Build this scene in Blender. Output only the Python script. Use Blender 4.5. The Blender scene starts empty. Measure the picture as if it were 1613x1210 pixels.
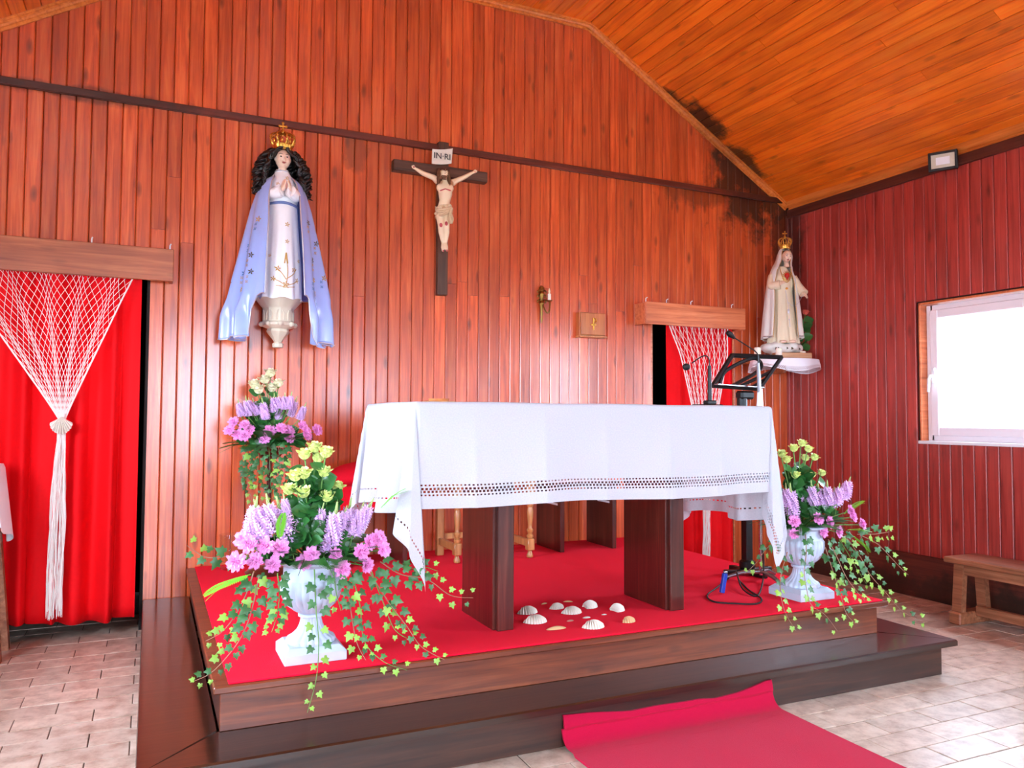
import bpy, bmesh, math, random
from mathutils import Vector, Matrix, Euler
from math import sin, cos, pi, radians, sqrt, atan2, hypot

SC = bpy.context.scene
COL = SC.collection
rnd = random.Random(7)

# ------------------------------------------------------------------ camera
FPX, YAW, PITCH, ROLL, EYE = 1242.2, radians(24.564), radians(2.454), radians(0.299), 1.245
cf = Vector((sin(YAW)*cos(PITCH), cos(YAW)*cos(PITCH), sin(PITCH)))
cr0 = Vector((cos(YAW), -sin(YAW), 0)); cu0 = cr0.cross(cf)
cr = cr0*cos(ROLL) + cu0*sin(ROLL); cu = cu0*cos(ROLL) - cr0*sin(ROLL)
cam_d = bpy.data.cameras.new('camera'); cam = bpy.data.objects.new('camera', cam_d); COL.objects.link(cam)
cam_d.sensor_width = 36; cam_d.sensor_fit = 'HORIZONTAL'; cam_d.lens = FPX/1613*36; cam_d.clip_start = 0.05
cam.matrix_world = Matrix(((cr.x, cu.x, -cf.x, 0), (cr.y, cu.y, -cf.y, 0), (cr.z, cu.z, -cf.z, EYE), (0, 0, 0, 1)))
SC.camera = cam

# ------------------------------------------------------------------ light: daylight through the windows
world = bpy.data.worlds.new('sky'); SC.world = world; world.use_nodes = True
bg = world.node_tree.nodes['Background']
bg.inputs[0].default_value = (0.74, 0.90, 1.12, 1); bg.inputs[1].default_value = 17.0
SC.view_settings.view_transform = 'Standard'; SC.view_settings.look = 'None'
SC.view_settings.exposure = 1.25; SC.view_settings.gamma = 1.0; SC.view_settings.use_curve_mapping = False

# room dimensions (metres)
D, W, WL, REAR = 5.12, 4.93, -1.45, -5.0
ZF, XA, XB, SL = 4.248, 0.54, 2.97, 0.596          # flat ceiling height, its two edges, slope of the sides
def ceil_z(x): return ZF if XA <= x <= XB else (ZF-SL*(x-XB) if x > XB else ZF-SL*(XA-x))
# window and door openings, all but the first unseen and sized for their light: (wall, a0, a1, z0, z1)
OPEN = [('right', 3.03, 3.86, 1.09, 2.07), ('right', 0.2, 1.5, 0.95, 2.3), ('right', -2.6, -1.6, 1.09, 2.07),
        ('left', 2.1, 3.6, 0.95, 2.3), ('left', -0.1, 1.2, 0.95, 2.3), ('left', -2.6, -1.6, 1.09, 2.07),
        ('rear', 0.2, 1.6, 0.0, 2.6), ('rear', 3.0, 4.2, 1.0, 2.3)]
for k, (wl, a0, a1, z0, z1) in enumerate(OPEN):     # portals guide the sky light through each opening
    ld = bpy.data.lights.new('daylight_portal', 'AREA'); ld.shape = 'RECTANGLE'; ld.size = a1-a0; ld.size_y = z1-z0
    lo = bpy.data.objects.new('daylight_portal', ld); COL.objects.link(lo); ld.cycles.is_portal = True
    c, zc = (a0+a1)/2, (z0+z1)/2
    if wl == 'right': lo.location = (W+0.25, c, zc); dr = Vector((-1, 0, 0))
    elif wl == 'left': lo.location = (WL-0.25, c, zc); dr = Vector((1, 0, 0))
    else: lo.location = (c, REAR-0.25, zc); dr = Vector((0, 1, 0))
    lo.rotation_euler = dr.to_track_quat('-Z', 'Z').to_euler()

# ------------------------------------------------------------------ helpers
def at(px, py, Y=None, X=None, Z=None):
    """world point where the sight line of photo pixel (px,py) meets the plane Y, X or Z"""
    d = cf + cr*((px-806.5)/FPX) - cu*((py-605)/FPX)
    if Y is not None: t = Y/d.y
    elif X is not None: t = X/d.x
    else: t = (Z-EYE)/d.z
    return Vector((0, 0, EYE)) + d*t

class MB:
    def __init__(s): s.v = []; s.f = []; s.uv = None
    def add(s, vs, fs):
        n = len(s.v); s.v += [tuple(p) for p in vs]; s.f += [tuple(i+n for i in q) for q in fs]; return s
    def grid(s, fn, nu, nv, closeu=False):
        vs = [fn(i/nu, j/nv) for j in range(nv+1) for i in range(nu if closeu else nu+1)]
        w = nu if closeu else nu+1; fs = []
        for j in range(nv):
            for i in range(nu):
                a = j*w+i; b = j*w+(i+1) % w if closeu else a+1
                fs.append((a, b, b+w, a+w))
        return s.add(vs, fs)
    def tube(s, pts, rad, n=8, cap=True, flat=None):
        pts = [Vector(p) for p in pts]; m = len(pts)
        if not hasattr(rad, '__len__'): rad = [rad]*m
        vs = []; prev = None
        for i, p in enumerate(pts):
            t = (pts[min(i+1, m-1)]-pts[max(i-1, 0)])
            t = t.normalized() if t.length > 1e-9 else Vector((0, 0, 1))
            if prev is None:
                a = Vector((0, 0, 1)) if abs(t.z) < .9 else Vector((0, 1, 0)); x = t.cross(a).normalized()
            else:
                x = (prev - t*prev.dot(t)); x = x.normalized() if x.length > 1e-9 else t.orthogonal().normalized()
            prev = x; y = t.cross(x)
            for k in range(n):
                an = 2*pi*k/n; vs.append(p + (x*cos(an)+y*sin(an)*(flat or 1))*rad[i])
        fs = [(i*n+k, i*n+(k+1) % n, (i+1)*n+(k+1) % n, (i+1)*n+k) for i in range(m-1) for k in range(n)]
        if cap: fs += [tuple(range(n-1, -1, -1)), tuple((m-1)*n+k for k in range(n))]
        return s.add(vs, fs)
    def lathe(s, prof, n=24, c=(0, 0, 0), mod=None, cap=True):
        vs = []
        for i, (r, z) in enumerate(prof):
            for k in range(n):
                an = 2*pi*k/n; rr = r*(mod(an, i) if mod else 1)
                vs.append((c[0]+rr*cos(an), c[1]+rr*sin(an), c[2]+z))
        m = len(prof)
        fs = [(i*n+k, i*n+(k+1) % n, (i+1)*n+(k+1) % n, (i+1)*n+k) for i in range(m-1) for k in range(n)]
        if cap: fs += [tuple(range(n-1, -1, -1)), tuple((m-1)*n+k for k in range(n))]
        return s.add(vs, fs)
    def ball(s, c, r, nu=12, nv=8, M=None):
        if not hasattr(r, '__len__'): r = (r, r, r)
        c = Vector(c)
        def fn(u, v):
            a = 2*pi*u; b = pi*(v*0.9998+0.0001)
            p = Vector((r[0]*sin(b)*cos(a), r[1]*sin(b)*sin(a), -r[2]*cos(b)))
            return c + (M @ p if M else p)
        return s.grid(fn, nu, nv, True)
    def box(s, x0, x1, y0, y1, z0, z1, bev=0.0, M=None):
        bm = bmesh.new(); bmesh.ops.create_cube(bm, size=1)
        for v in bm.verts: v.co = ((x0+x1)/2+v.co.x*(x1-x0), (y0+y1)/2+v.co.y*(y1-y0), (z0+z1)/2+v.co.z*(z1-z0))
        if bev > 0: bmesh.ops.bevel(bm, geom=bm.edges[:], offset=bev, segments=1, affect='EDGES')
        bm.verts.index_update()
        s.add([(M @ v.co if M else v.co.copy()) for v in bm.verts], [[v.index for v in f.verts] for f in bm.faces]); bm.free(); return s
    def prism(s, A, B):
        n = len(A); fs = [(i, (i+1) % n, n+(i+1) % n, n+i) for i in range(n)]
        return s.add(list(A)+list(B), fs+[tuple(range(n-1, -1, -1)), tuple(range(n, 2*n))])
    def mesh(s, name, smooth=30, mat=None):
        me = bpy.data.meshes.new(name); me.from_pydata(s.v, [], s.f); me.update()
        bm = bmesh.new(); bm.from_mesh(me); bmesh.ops.recalc_face_normals(bm, faces=bm.faces[:]); bm.to_mesh(me); bm.free()
        if smooth:
            me.shade_smooth(); me.set_sharp_from_angle(angle=radians(smooth))
        if mat: me.materials.append(mat)
        return me
    def build(s, name, mat, parent=None, smooth=30):
        return link(name, s.mesh(name, smooth, mat), parent)

def link(name, data, parent=None, M=None):
    o = bpy.data.objects.new(name, data); COL.objects.link(o)
    if parent is not None: o.parent = parent
    if M is not None: o.matrix_local = M
    return o
def tag(o, label, cat, group=None, kind=None):
    if label: o['label'] = label
    if cat: o['category'] = cat
    if group: o['group'] = group
    if kind: o['kind'] = kind
    return o
def thing(name, label, cat, loc=(0, 0, 0), rotz=0.0, group=None):
    o = link(name, None); o.location = loc; o.rotation_euler = (0, 0, rotz); o.empty_display_size = .05
    return tag(o, label, cat, group)
def struct(o): o['kind'] = 'structure'; return o
def part(parent, name, mb, mat, smooth=30): return mb.build(name, mat, parent, smooth)
def fuse(mb, voxel, name, mat, parent=None, it=3):
    """one continuous skin over the shapes collected in mb"""
    o = mb.build(name, None, None, 0); r = o.modifiers.new('r', 'REMESH'); r.mode = 'VOXEL'; r.voxel_size = voxel
    sm = o.modifiers.new('s', 'SMOOTH'); sm.factor = .5; sm.iterations = it
    bpy.context.view_layer.update(); dg = bpy.context.evaluated_depsgraph_get()
    me = bpy.data.meshes.new_from_object(o.evaluated_get(dg)); old = o.data; bpy.data.objects.remove(o); bpy.data.meshes.remove(old)
    me.name = name; me.materials.clear(); me.materials.append(mat); me.shade_smooth()
    return link(name, me, parent)
def spline(P, n):
    P = [Vector(p) for p in P]; out = []
    m = len(P)-1
    for i in range(n+1):
        t = i/n*m; k = min(int(t), m-1); t -= k
        p0, p1, p2, p3 = P[max(k-1, 0)], P[k], P[k+1], P[min(k+2, m)]
        out.append(0.5*((2*p1)+(p2-p0)*t+(2*p0-5*p1+4*p2-p3)*t*t+(3*p1-p0-3*p2+p3)*t**3))
    return out
def lerpt(T, x):
    """piecewise linear table [(x,y...)]"""
    if x <= T[0][0]: return T[0][1]
    for a, b in zip(T, T[1:]):
        if x <= b[0]: return a[1]+(b[1]-a[1])*(x-a[0])/(b[0]-a[0])
    return T[-1][1]
def sst(a, b, x):
    t = max(0, min(1, (x-a)/(b-a))); return t*t*(3-2*t)
def dirM(loc, d, s=1.0, roll=0.0):
    d = Vector(d).normalized(); q = d.to_track_quat('Z', 'Y')
    return Matrix.Translation(loc) @ q.to_matrix().to_4x4() @ Matrix.Rotation(roll, 4, 'Z') @ Matrix.Scale(s, 4)

# ------------------------------------------------------------------ materials
def lin(c):
    c = [x/255 for x in c]; return tuple((x/12.92 if x <= .04045 else ((x+.055)/1.055)**2.4) for x in c)+(1,)
class NT:
    def __init__(s, name):
        s.m = bpy.data.materials.new(name); s.m.use_nodes = True; s.t = s.m.node_tree
        s.b = s.t.nodes['Principled BSDF']; s.out = s.t.nodes['Material Output']
    def n(s, typ, ins=None, **at_):
        nd = s.t.nodes.new('ShaderNode'+typ)
        for k, v in at_.items(): setattr(nd, k, v)
        for k, v in (ins or {}).items():
            i = nd.inputs[k]
            if isinstance(v, bpy.types.NodeSocket): s.t.links.new(v, i)
            else: i.default_value = v
        return nd
    def math(s, op, a, b=0.0, c=None, clamp=False):
        nd = s.n('Math', {0: a, 1: b}, operation=op, use_clamp=clamp)
        if c is not None: nd.inputs[2].default_value = c
        return nd.outputs[0]
    def mix(s, f, a, b, bt='MIX'):
        nd = s.n('Mix', {'Factor': f}, data_type='RGBA', blend_type=bt)
        for i, v in ((6, a), (7, b)):
            if isinstance(v, bpy.types.NodeSocket): s.t.links.new(v, nd.inputs[i])
            else: nd.inputs[i].default_value = v
        return nd.outputs[2]
    def ramp(s, f, stops):
        nd = s.n('ValToRGB', {0: f}); e = nd.color_ramp.elements
        for i, (p, c) in enumerate(stops):
            el = e[i] if i < 2 else e.new(p)
            el.position = p; el.color = c
        return nd.outputs[0]
    def set(s, **k):
        for a, v in k.items():
            i = s.b.inputs[a.replace('_', ' ')]
            if isinstance(v, bpy.types.NodeSocket): s.t.links.new(v, i)
            else: i.default_value = v
        return s
    def bump(s, h, st=.2, dist=.01):
        nd = s.n('Bump', {'Strength': st, 'Distance': dist, 'Height': h}); s.t.links.new(nd.outputs[0], s.b.inputs['Normal']); return s
G4 = lambda g: (g, g, g, 1)

def simple(name, c, rough=.5, metal=0.0, var=.12, scale=30, bump=0.0, coat=0.0, sheen=0.0, spec=.5, emit=None, sss=0.0, byobj=0.0):
    t = NT(name); c = lin(c)
    tc = t.n('TexCoord'); nz = t.n('TexNoise', {'Vector': tc.outputs['Object'], 'Scale': scale, 'Detail': 4.0})
    v = t.math('MULTIPLY_ADD', nz.outputs[0], 2*var); t.t.nodes[-1].inputs[2].default_value = 1-var
    if byobj:
        oi = t.n('ObjectInfo'); r = t.math('MULTIPLY_ADD', oi.outputs['Random'], 2*byobj, 1-byobj); v = t.math('MULTIPLY', v, r)
    hs = t.n('HueSaturation', {'Value': v, 'Color': c})
    t.set(Base_Color=hs.outputs[0], Roughness=rough, Metallic=metal, Coat_Weight=coat, Sheen_Weight=sheen, Specular_IOR_Level=spec)
    if sss: t.set(Subsurface_Weight=sss); t.b.inputs['Subsurface Radius'].default_value = (.02, .01, .005)
    if bump: t.bump(nz.outputs[0], bump, .004)
    if emit: t.set(Emission_Color=lin(emit[0]), Emission_Strength=emit[1])
    return t.m

def wood(name, dark, mid, light, axis='z', rough=.4, coat=.3, knots=.5, var=.3, stains=(), scale=1.0, coatr=.25, bump=.12, wear=None):
    t = NT(name); tc = t.n('TexCoord'); oi = t.n('ObjectInfo')
    off = t.n('VectorMath', {0: (1, 1, 1)}, operation='SCALE'); t.t.links.new(t.math('MULTIPLY', oi.outputs['Random'], 53.0), off.inputs['Scale'])
    p = t.n('VectorMath', {0: tc.outputs['Object'], 1: off.outputs[0]}, operation='ADD').outputs[0]
    st = {'x': (.05, 1, 1), 'y': (1, .05, 1), 'z': (1, 1, .05)}[axis]
    sk = {'x': (.35, 1, 1), 'y': (1, .35, 1), 'z': (1, 1, .35)}[axis]
    m1 = t.n('Mapping', {'Vector': p, 'Scale': [x*scale for x in st]}).outputs[0]
    n1 = t.n('TexNoise', {'Vector': m1, 'Scale': 38.0, 'Detail': 6.0, 'Roughness': .62, 'Distortion': .6})
    n2 = t.n('TexNoise', {'Vector': p, 'Scale': 2.2, 'Detail': 3.0})
    col = t.ramp(n1.outputs[0], [(.28, lin(dark)), (.52, lin(mid)), (.75, lin(light))])
    val = t.math('MULTIPLY_ADD', oi.outputs['Random'], var); t.t.nodes[-1].inputs[2].default_value = 1-var/2
    val = t.math('MULTIPLY', val, t.math('MULTIPLY_ADD', n2.outputs[0], .7, .65))
    hs = t.n('HueSaturation', {'Value': val, 'Color': col}).outputs[0]
    if knots:
        m2 = t.n('Mapping', {'Vector': p, 'Scale': sk}).outputs[0]
        vo = t.n('TexVoronoi', {'Vector': m2, 'Scale': 8.5, 'Randomness': 1.0})
        k = t.math('SUBTRACT', 1.0, t.math('MULTIPLY', vo.outputs['Distance'], 6.2), clamp=True)
        k = t.math('MULTIPLY', t.math('POWER', k, .7), knots)
        hs = t.mix(k, hs, lin([x*.28 for x in dark]))
    if stains:
        geo = t.n('NewGeometry'); big = t.n('TexNoise', {'Vector': geo.outputs['Position'], 'Scale': 5.0, 'Detail': 5.0, 'Roughness': .65})
        tot = None
        for (c, r, amt) in stains:
            sc = r if hasattr(r, '__len__') else (r, r, r)
            v = t.n('VectorMath', {0: geo.outputs['Position'], 1: c}, operation='SUBTRACT').outputs[0]
            v = t.n('VectorMath', {0: v, 1: sc}, operation='DIVIDE').outputs[0]
            ln = t.n('VectorMath', {0: v}, operation='LENGTH').outputs['Value']
            g = t.math('SUBTRACT', t.math('ADD', 1.0, t.math('MULTIPLY', t.math('SUBTRACT', big.outputs[0], .5), 2.4)), ln)
            g = t.math('MULTIPLY', t.math('MULTIPLY', g, 2.2, clamp=True), amt)
            tot = g if tot is None else t.math('MAXIMUM', tot, g)
        hs = t.mix(tot, hs, lin((34, 24, 14)))
    if wear:
        wn = t.n('TexNoise', {'Vector': tc.outputs['Object'], 'Scale': wear[1], 'Detail': 6.0, 'Roughness': .7})
        k = t.math('MULTIPLY', t.math('SUBTRACT', wn.outputs[0], wear[2]), 14.0, clamp=True)
        hs = t.mix(k, hs, lin(wear[0]))
    t.set(Base_Color=hs, Roughness=rough, Coat_Weight=coat, Coat_Roughness=coatr)
    t.bump(n1.outputs[0], bump, .003)
    return t.m
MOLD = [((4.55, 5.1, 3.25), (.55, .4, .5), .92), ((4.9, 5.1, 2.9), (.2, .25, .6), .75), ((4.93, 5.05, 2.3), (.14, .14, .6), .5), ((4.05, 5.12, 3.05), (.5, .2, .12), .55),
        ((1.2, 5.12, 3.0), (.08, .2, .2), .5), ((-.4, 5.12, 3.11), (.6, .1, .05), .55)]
M = {}
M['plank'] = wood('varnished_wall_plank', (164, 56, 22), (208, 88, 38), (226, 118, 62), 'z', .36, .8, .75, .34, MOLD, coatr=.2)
M['plank_side'] = wood('side_wall_plank_lighting_tint', (128, 38, 32), (172, 58, 50), (192, 78, 64), 'z', .42, .5, .6, .28, MOLD[:3]+[((4.93, 4.2, .2), (.3, 1.2, .12), .5)], coatr=.35)  # redder, darker than the back wall: this wall's lighting put into the plank colour
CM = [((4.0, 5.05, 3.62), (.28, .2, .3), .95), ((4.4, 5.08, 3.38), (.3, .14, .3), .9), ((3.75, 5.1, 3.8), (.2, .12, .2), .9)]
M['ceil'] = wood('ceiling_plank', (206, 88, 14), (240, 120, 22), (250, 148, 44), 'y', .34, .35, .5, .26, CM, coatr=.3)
M['gap'] = simple('board_joint', (52, 16, 8), .9)
M['gap_ceil'] = simple('ceiling_joint', (110, 40, 10), .9)
M['cornice'] = wood('cornice_wood', (190, 92, 28), (222, 128, 52), (236, 150, 70), 'y', .35, .3, .1, .1, [((4.2, 5.1, 3.5), (.3, .2, .2), .35)])
M['darkrail'] = wood('dark_rail', (70, 24, 16), (98, 38, 26), (120, 52, 36), 'x', .4, .4, .2, .1, [((-.4, 5.12, 3.11), (.7, .2, .3), .6), ((4.7, 5.1, 3.1), (.5, .3, .3), .6)])
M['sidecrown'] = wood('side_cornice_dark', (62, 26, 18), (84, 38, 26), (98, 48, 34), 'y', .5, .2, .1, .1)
M['skirt'] = wood('skirting_wood', (70, 28, 20), (100, 44, 32), (120, 58, 42), 'y', .5, .2, .3, .2, [((4.93, 4.3, .06), (.3, 1.3, .12), .75), ((4.93, 3.0, .08), (.3, .9, .16), .85)])
M['platform'] = wood('platform_dark_wood', (38, 20, 12), (60, 32, 20), (84, 46, 28), 'x', .45, .15, .25, .2, coatr=.3)
M['tread'] = wood('step_tread_wood', (26, 14, 9), (44, 24, 15), (62, 36, 22), 'x', .28, .75, .15, .15, coatr=.14, wear=((150, 120, 100), 22, .71))
M['riser'] = wood('upper_riser_wood', (74, 32, 18), (112, 52, 28), (140, 72, 40), 'x', .4, .25, .6, .2, coatr=.25)
M['altar'] = wood('altar_wood', (50, 18, 14), (76, 30, 22), (104, 48, 36), 'z', .3, .6, .1, .15, coatr=.15, wear=((170, 110, 96), 30, .74))
M['pelmet'] = wood('pelmet_wood', (132, 58, 28), (172, 90, 48), (196, 116, 68), 'x', .4, .3, .4, .2, coatr=.3)
M['lightpelmet'] = wood('small_pelmet_wood', (186, 88, 46), (220, 124, 76), (234, 150, 104), 'x', .4, .3, .3, .2, coatr=.3)
M['oak'] = wood('light_turned_wood', (150, 92, 48), (186, 124, 70), (208, 150, 94), 'z', .35, .4, .1, .1)
M['bench'] = wood('bench_wood', (112, 64, 40), (152, 92, 60), (184, 124, 90), 'y', .45, .2, .2, .15)
M['tabwood'] = wood('cabinet_wood', (166, 84, 34), (196, 112, 52), (214, 138, 74), 'z', .4, .3, .05, .1)
M['cross'] = wood('cross_wood', (52, 32, 22), (88, 58, 42), (116, 82, 62), 'z', .55, .1, .1, .15)
M['crossarm'] = wood('cross_wood_arm', (52, 32, 22), (88, 58, 42), (116, 82, 62), 'x', .55, .1, .1, .15)
M['olive'] = wood('carved_light_wood', (150, 84, 40), (206, 150, 96), (232, 196, 150), 'x', .4, .3, .2, .2, scale=1.6)
M['dark'] = simple('unlit_passage', (26, 16, 12), .8)
M['carpet'] = simple('red_carpet', (242, 16, 50), .95, var=.16, scale=420, bump=.5, spec=.1, sheen=.015)
M['rug'] = simple('crimson_rug', (186, 14, 56), .95, var=.2, scale=420, bump=.5, spec=.1, sheen=.06)
M['rugback'] = simple('rug_edge', (150, 20, 30), .95, var=.2, scale=300)
M['redfab'] = simple('red_curtain_fabric', (232, 4, 16), .75, var=.06, scale=60, spec=.2)
M['redpad'] = simple('red_cushion_fabric', (206, 10, 34), .85, var=.1, scale=120, spec=.15)
M['white'] = simple('white_paint', (236, 238, 240), .45, var=.03)
M['pvc'] = simple('white_window_frame', (240, 236, 240), .35, var=.02)
M['urn'] = simple('white_stone_urn', (188, 200, 216), .55, var=.08, scale=9, bump=.05)
M['plaster'] = simple('cream_plaster', (226, 214, 190), .6, var=.1, scale=14, bump=.1)
M['thread'] = simple('white_net_thread', (244, 232, 224), .8, var=.05)
M['shell'] = simple('white_shell', (232, 222, 208), .45, var=.16, scale=24, byobj=.06)
M['shelltan'] = simple('tan_shell', (222, 182, 132), .45, var=.2, scale=30)
M['shellpink'] = simple('pink_shell', (206, 140, 124), .45, var=.2, scale=30)
M['gold'] = simple('gilded_metal', (222, 170, 76), .3, 1.0, var=.15)
M['brass'] = simple('aged_brass', (150, 116, 58), .38, 1.0, var=.3, scale=60)
M['skin'] = simple('painted_skin', (246, 214, 188), .42, var=.05, scale=20, sss=.1)
M['skin2'] = simple('painted_pale_skin', (246, 224, 186), .45, var=.06, scale=30)
M['blush'] = simple('painted_red_mark', (200, 80, 84), .5)
M['lips'] = simple('painted_lips', (176, 84, 74), .4)
M['eye'] = simple('painted_eyes', (46, 30, 22), .2)
M['brow'] = simple('painted_brows', (84, 52, 34), .5)
M['hair'] = simple('black_wig_hair', (14, 11, 10), .3, var=.4, scale=80, spec=.6)
M['hairbr'] = simple('painted_brown_hair', (110, 76, 44), .5, var=.3, scale=120)
M['dress'] = simple('white_dress_cloth', (250, 250, 252), .6, var=.03, scale=30, sheen=.2)
M['satin'] = simple('blue_satin', (160, 180, 240), .2, var=.06, scale=12, sheen=.3, coat=.25)
M['satinlin'] = simple('pale_blue_satin', (110, 168, 240), .27, var=.06, scale=12, coat=.25)
M['sash'] = simple('slate_blue_sash', (110, 128, 180), .5)
M['silver'] = simple('silver_trim', (206, 206, 214), .4, .6)
M['goldthread'] = simple('gold_thread', (206, 160, 84), .5, .3, var=.2)
M['bluethread'] = simple('teal_thread', (70, 120, 180), .5, .1, var=.2)
M['darkthread'] = simple('olive_thread', (96, 88, 60), .5, .2, var=.2)
M['robe'] = simple('cream_painted_robe', (238, 224, 192), .45, var=.06, scale=10)
M['veil'] = simple('white_painted_mantle', (232, 232, 224), .45, var=.05, scale=10)
M['heart'] = simple('red_enamel', (206, 40, 26), .3, coat=.5)
M['loin'] = simple('ivory_loincloth', (226, 200, 160), .5, var=.1)
M['parch'] = simple('parchment_sign', (234, 230, 212), .5, var=.04)
M['ink'] = simple('black_lettering', (44, 44, 40), .6)
M['black'] = simple('black_metal', (22, 21, 22), .42, .3, var=.2)
M['blackpl'] = simple('black_plastic', (16, 16, 17), .55, var=.2)
M['greym'] = simple('grey_metal', (150, 152, 158), .3, .9)
M['chrome'] = simple('chrome_tube', (210, 212, 216), .2, 1.0)
M['blue'] = simple('blue_plastic', (20, 60, 170), .4)
M['lamp'] = simple('lamp_reflector', (206, 200, 178), .3, var=.05)
M['wax'] = simple('white_wax', (240, 232, 214), .5, sss=.2)
M['bulb'] = simple('frosted_bulb', (246, 226, 180), .3)
M['rosegreen'] = simple('pale_green_petal', (230, 242, 152), .5, var=.16, scale=3, byobj=.08)
M['rosecream'] = simple('cream_petal', (246, 240, 200), .5, var=.06, scale=40, byobj=.05)
M['rosecoral'] = simple('coral_petal', (238, 112, 92), .5, var=.1, scale=60)
M['pink'] = simple('pink_carnation_petal', (246, 156, 218), .6, var=.3, scale=4, byobj=.1)
M['lilac'] = simple('lilac_floret', (240, 198, 244), .6, var=.22, scale=9, byobj=.1)
M['bud'] = simple('green_bud', (176, 196, 120), .6)
M['stem'] = simple('green_stem', (96, 140, 60), .55, byobj=.1)
M['woody'] = simple('woody_vine', (150, 110, 84), .6)
M['leaf'] = simple('dark_green_leaf', (46, 104, 46), .38, var=.25, scale=60, byobj=.3, coat=.2)
M['ivy'] = simple('ivy_green_leaf', (58, 108, 54), .42, var=.3, scale=70, byobj=.3)
M['ivyyoung'] = simple('young_ivy_leaf', (136, 178, 66), .45, var=.2, scale=70, byobj=.2)
M['fern'] = simple('fern_leaf', (44, 104, 34), .5, var=.2, scale=60, byobj=.3)
M['fernlight'] = simple('bright_fern_leaf', (120, 200, 50), .5, var=.2, scale=60, byobj=.2)
M['ground'] = simple('outside_paving', (170, 168, 160), .9)
M['plainwall'] = simple('nave_plaster', (176, 80, 48), .6)

t = NT('window_glass'); gl = t.n('BsdfGlossy', {'Roughness': .02}); tr = t.n('BsdfTransparent', {'Color': (.96, .98, .98, 1)})
fr = t.n('LayerWeight', {'Blend': .5}); fk = t.math('MULTIPLY_ADD', t.math('POWER', fr.outputs['Facing'], 4.0), .7, .03); mx = t.n('MixShader', {0: fk, 1: tr.outputs[0], 2: gl.outputs[0]})
t.t.links.new(mx.outputs[0], t.out.inputs['Surface']); M['pane'] = t.m
t = NT('clear_glass'); t.set(Transmission_Weight=1.0, Roughness=.02, IOR=1.45, Base_Color=(.97, .98, .97, 1)); M['glass'] = t.m
t = NT('floor_tile'); geo = t.n('NewGeometry'); oi = t.n('ObjectInfo')
n1 = t.n('TexNoise', {'Vector': geo.outputs['Position'], 'Scale': 14.0, 'Detail': 7.0, 'Roughness': .65}); n2 = t.n('TexNoise', {'Vector': geo.outputs['Position'], 'Scale': 1.6, 'Detail': 3.0})
c = t.ramp(n1.outputs[0], [(.3, lin((160, 130, 110))), (.55, lin((206, 182, 162))), (.8, lin((222, 204, 188)))])
v = t.math('MULTIPLY_ADD', oi.outputs['Random'], .22, .9); v = t.math('MULTIPLY', v, t.math('MULTIPLY_ADD', n2.outputs[0], .5, .72))
hs = t.n('HueSaturation', {'Value': v, 'Color': c}); t.set(Base_Color=hs.outputs[0], Roughness=t.math('MULTIPLY_ADD', n1.outputs[0], .3, .22), Specular_IOR_Level=.5)
t.bump(n1.outputs[0], .25, .003); M['tile'] = t.m
M['grout'] = simple('floor_joint', (104, 84, 72), .8, var=.2)

# ================================================================== the setting
CH = .005
def plank_mesh(O, U, Nn, L, w, th, a0, a1, b0, b1):
    """board: O corner of its front face, U across, Nn into the room, L along; a0/a1 start/end on the near edge, b0/b1 on the far edge"""
    O, U, Nn, L = map(Vector, (O, U, Nn, L)); g = .0012
    pr = [(g, -th), (g, -CH), (g+CH, 0), (w-g-CH, 0), (w-g, -CH), (w-g, -th)]
    A = [O+U*u+Nn*n+L*(a0+(b0-a0)*u/w) for u, n in pr]; B = [O+U*u+Nn*n+L*(a1+(b1-a1)*u/w) for u, n in pr]
    return MB().prism(A, B)
def plank(parent, mat, *a):
    return plank_mesh(*a).build('plank', mat, parent, 0)

# --- back wall: core with two door openings, planks in two tiers
DL0, DL1, DLZ = -1.2, -.025, 2.12
DR0, DR1, DRZ = 3.53, 4.34, 2.03
m = MB()
for (x0, x1, z0, z1) in ((WL-.2, DL0, 0, 3.1), (DL0, DL1, DLZ, 3.1), (DL1, DR0, 0, 3.1), (DR0, DR1, DRZ, 3.1), (DR1, W+.2, 0, 3.1)):
    m.box(x0, x1, D+.02, D+.14, z0, z1)
m.prism([(x, D+.02, z) for x, z in ((WL-.2, 3.1), (W+.2, 3.1), (W+.2, ceil_z(W+.2)), (XB, ZF), (XA, ZF), (WL-.2, ceil_z(WL-.2)))],
        [(x, D+.14, z) for x, z in ((WL-.2, 3.1), (W+.2, 3.1), (W+.2, ceil_z(W+.2)), (XB, ZF), (XA, ZF), (WL-.2, ceil_z(WL-.2)))])
wall_back = struct(m.build('wall_back', M['gap'], None, 0))
PW = .081
x = .053-PW*19
RAIL0, RAIL1 = 3.085, 3.13
while x < W-.005:
    x1 = min(x+PW, W); xl = max(x, WL)
    if x1 > xl+.01:
        segs = [(0.0, RAIL0)]
        mid = (xl+x1)/2
        if DL0 < mid < DL1: segs = [(DLZ, RAIL0)]
        if DR0 < mid < DR1: segs = [(DRZ, RAIL0)]
        if segs[0][0] == 0 and rnd.random() < .35:          # some boards are pieced
            zc = rnd.uniform(1.9, 2.7); segs = [(0.0, zc-.0008), (zc+.0008, RAIL0)]
        for (za, zb) in segs: plank(wall_back, M['plank'], (xl, D+rnd.uniform(-.001, .0012), 0), (1, 0, 0), (0, -1, 0), (0, 0, 1), x1-xl, .018, za, zb, za, zb)
        xo = x+.03
        if xo < W-.09:
            xa, xb = max(xo, WL), xo+PW
            plank(wall_back, M['plank'], (xa, D+.002+rnd.uniform(-.001, .001), 0), (1, 0, 0), (0, -1, 0), (0, 0, 1), xb-xa, .016, RAIL1, ceil_z(xa), RAIL1, ceil_z(xb))
    x += PW
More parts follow.
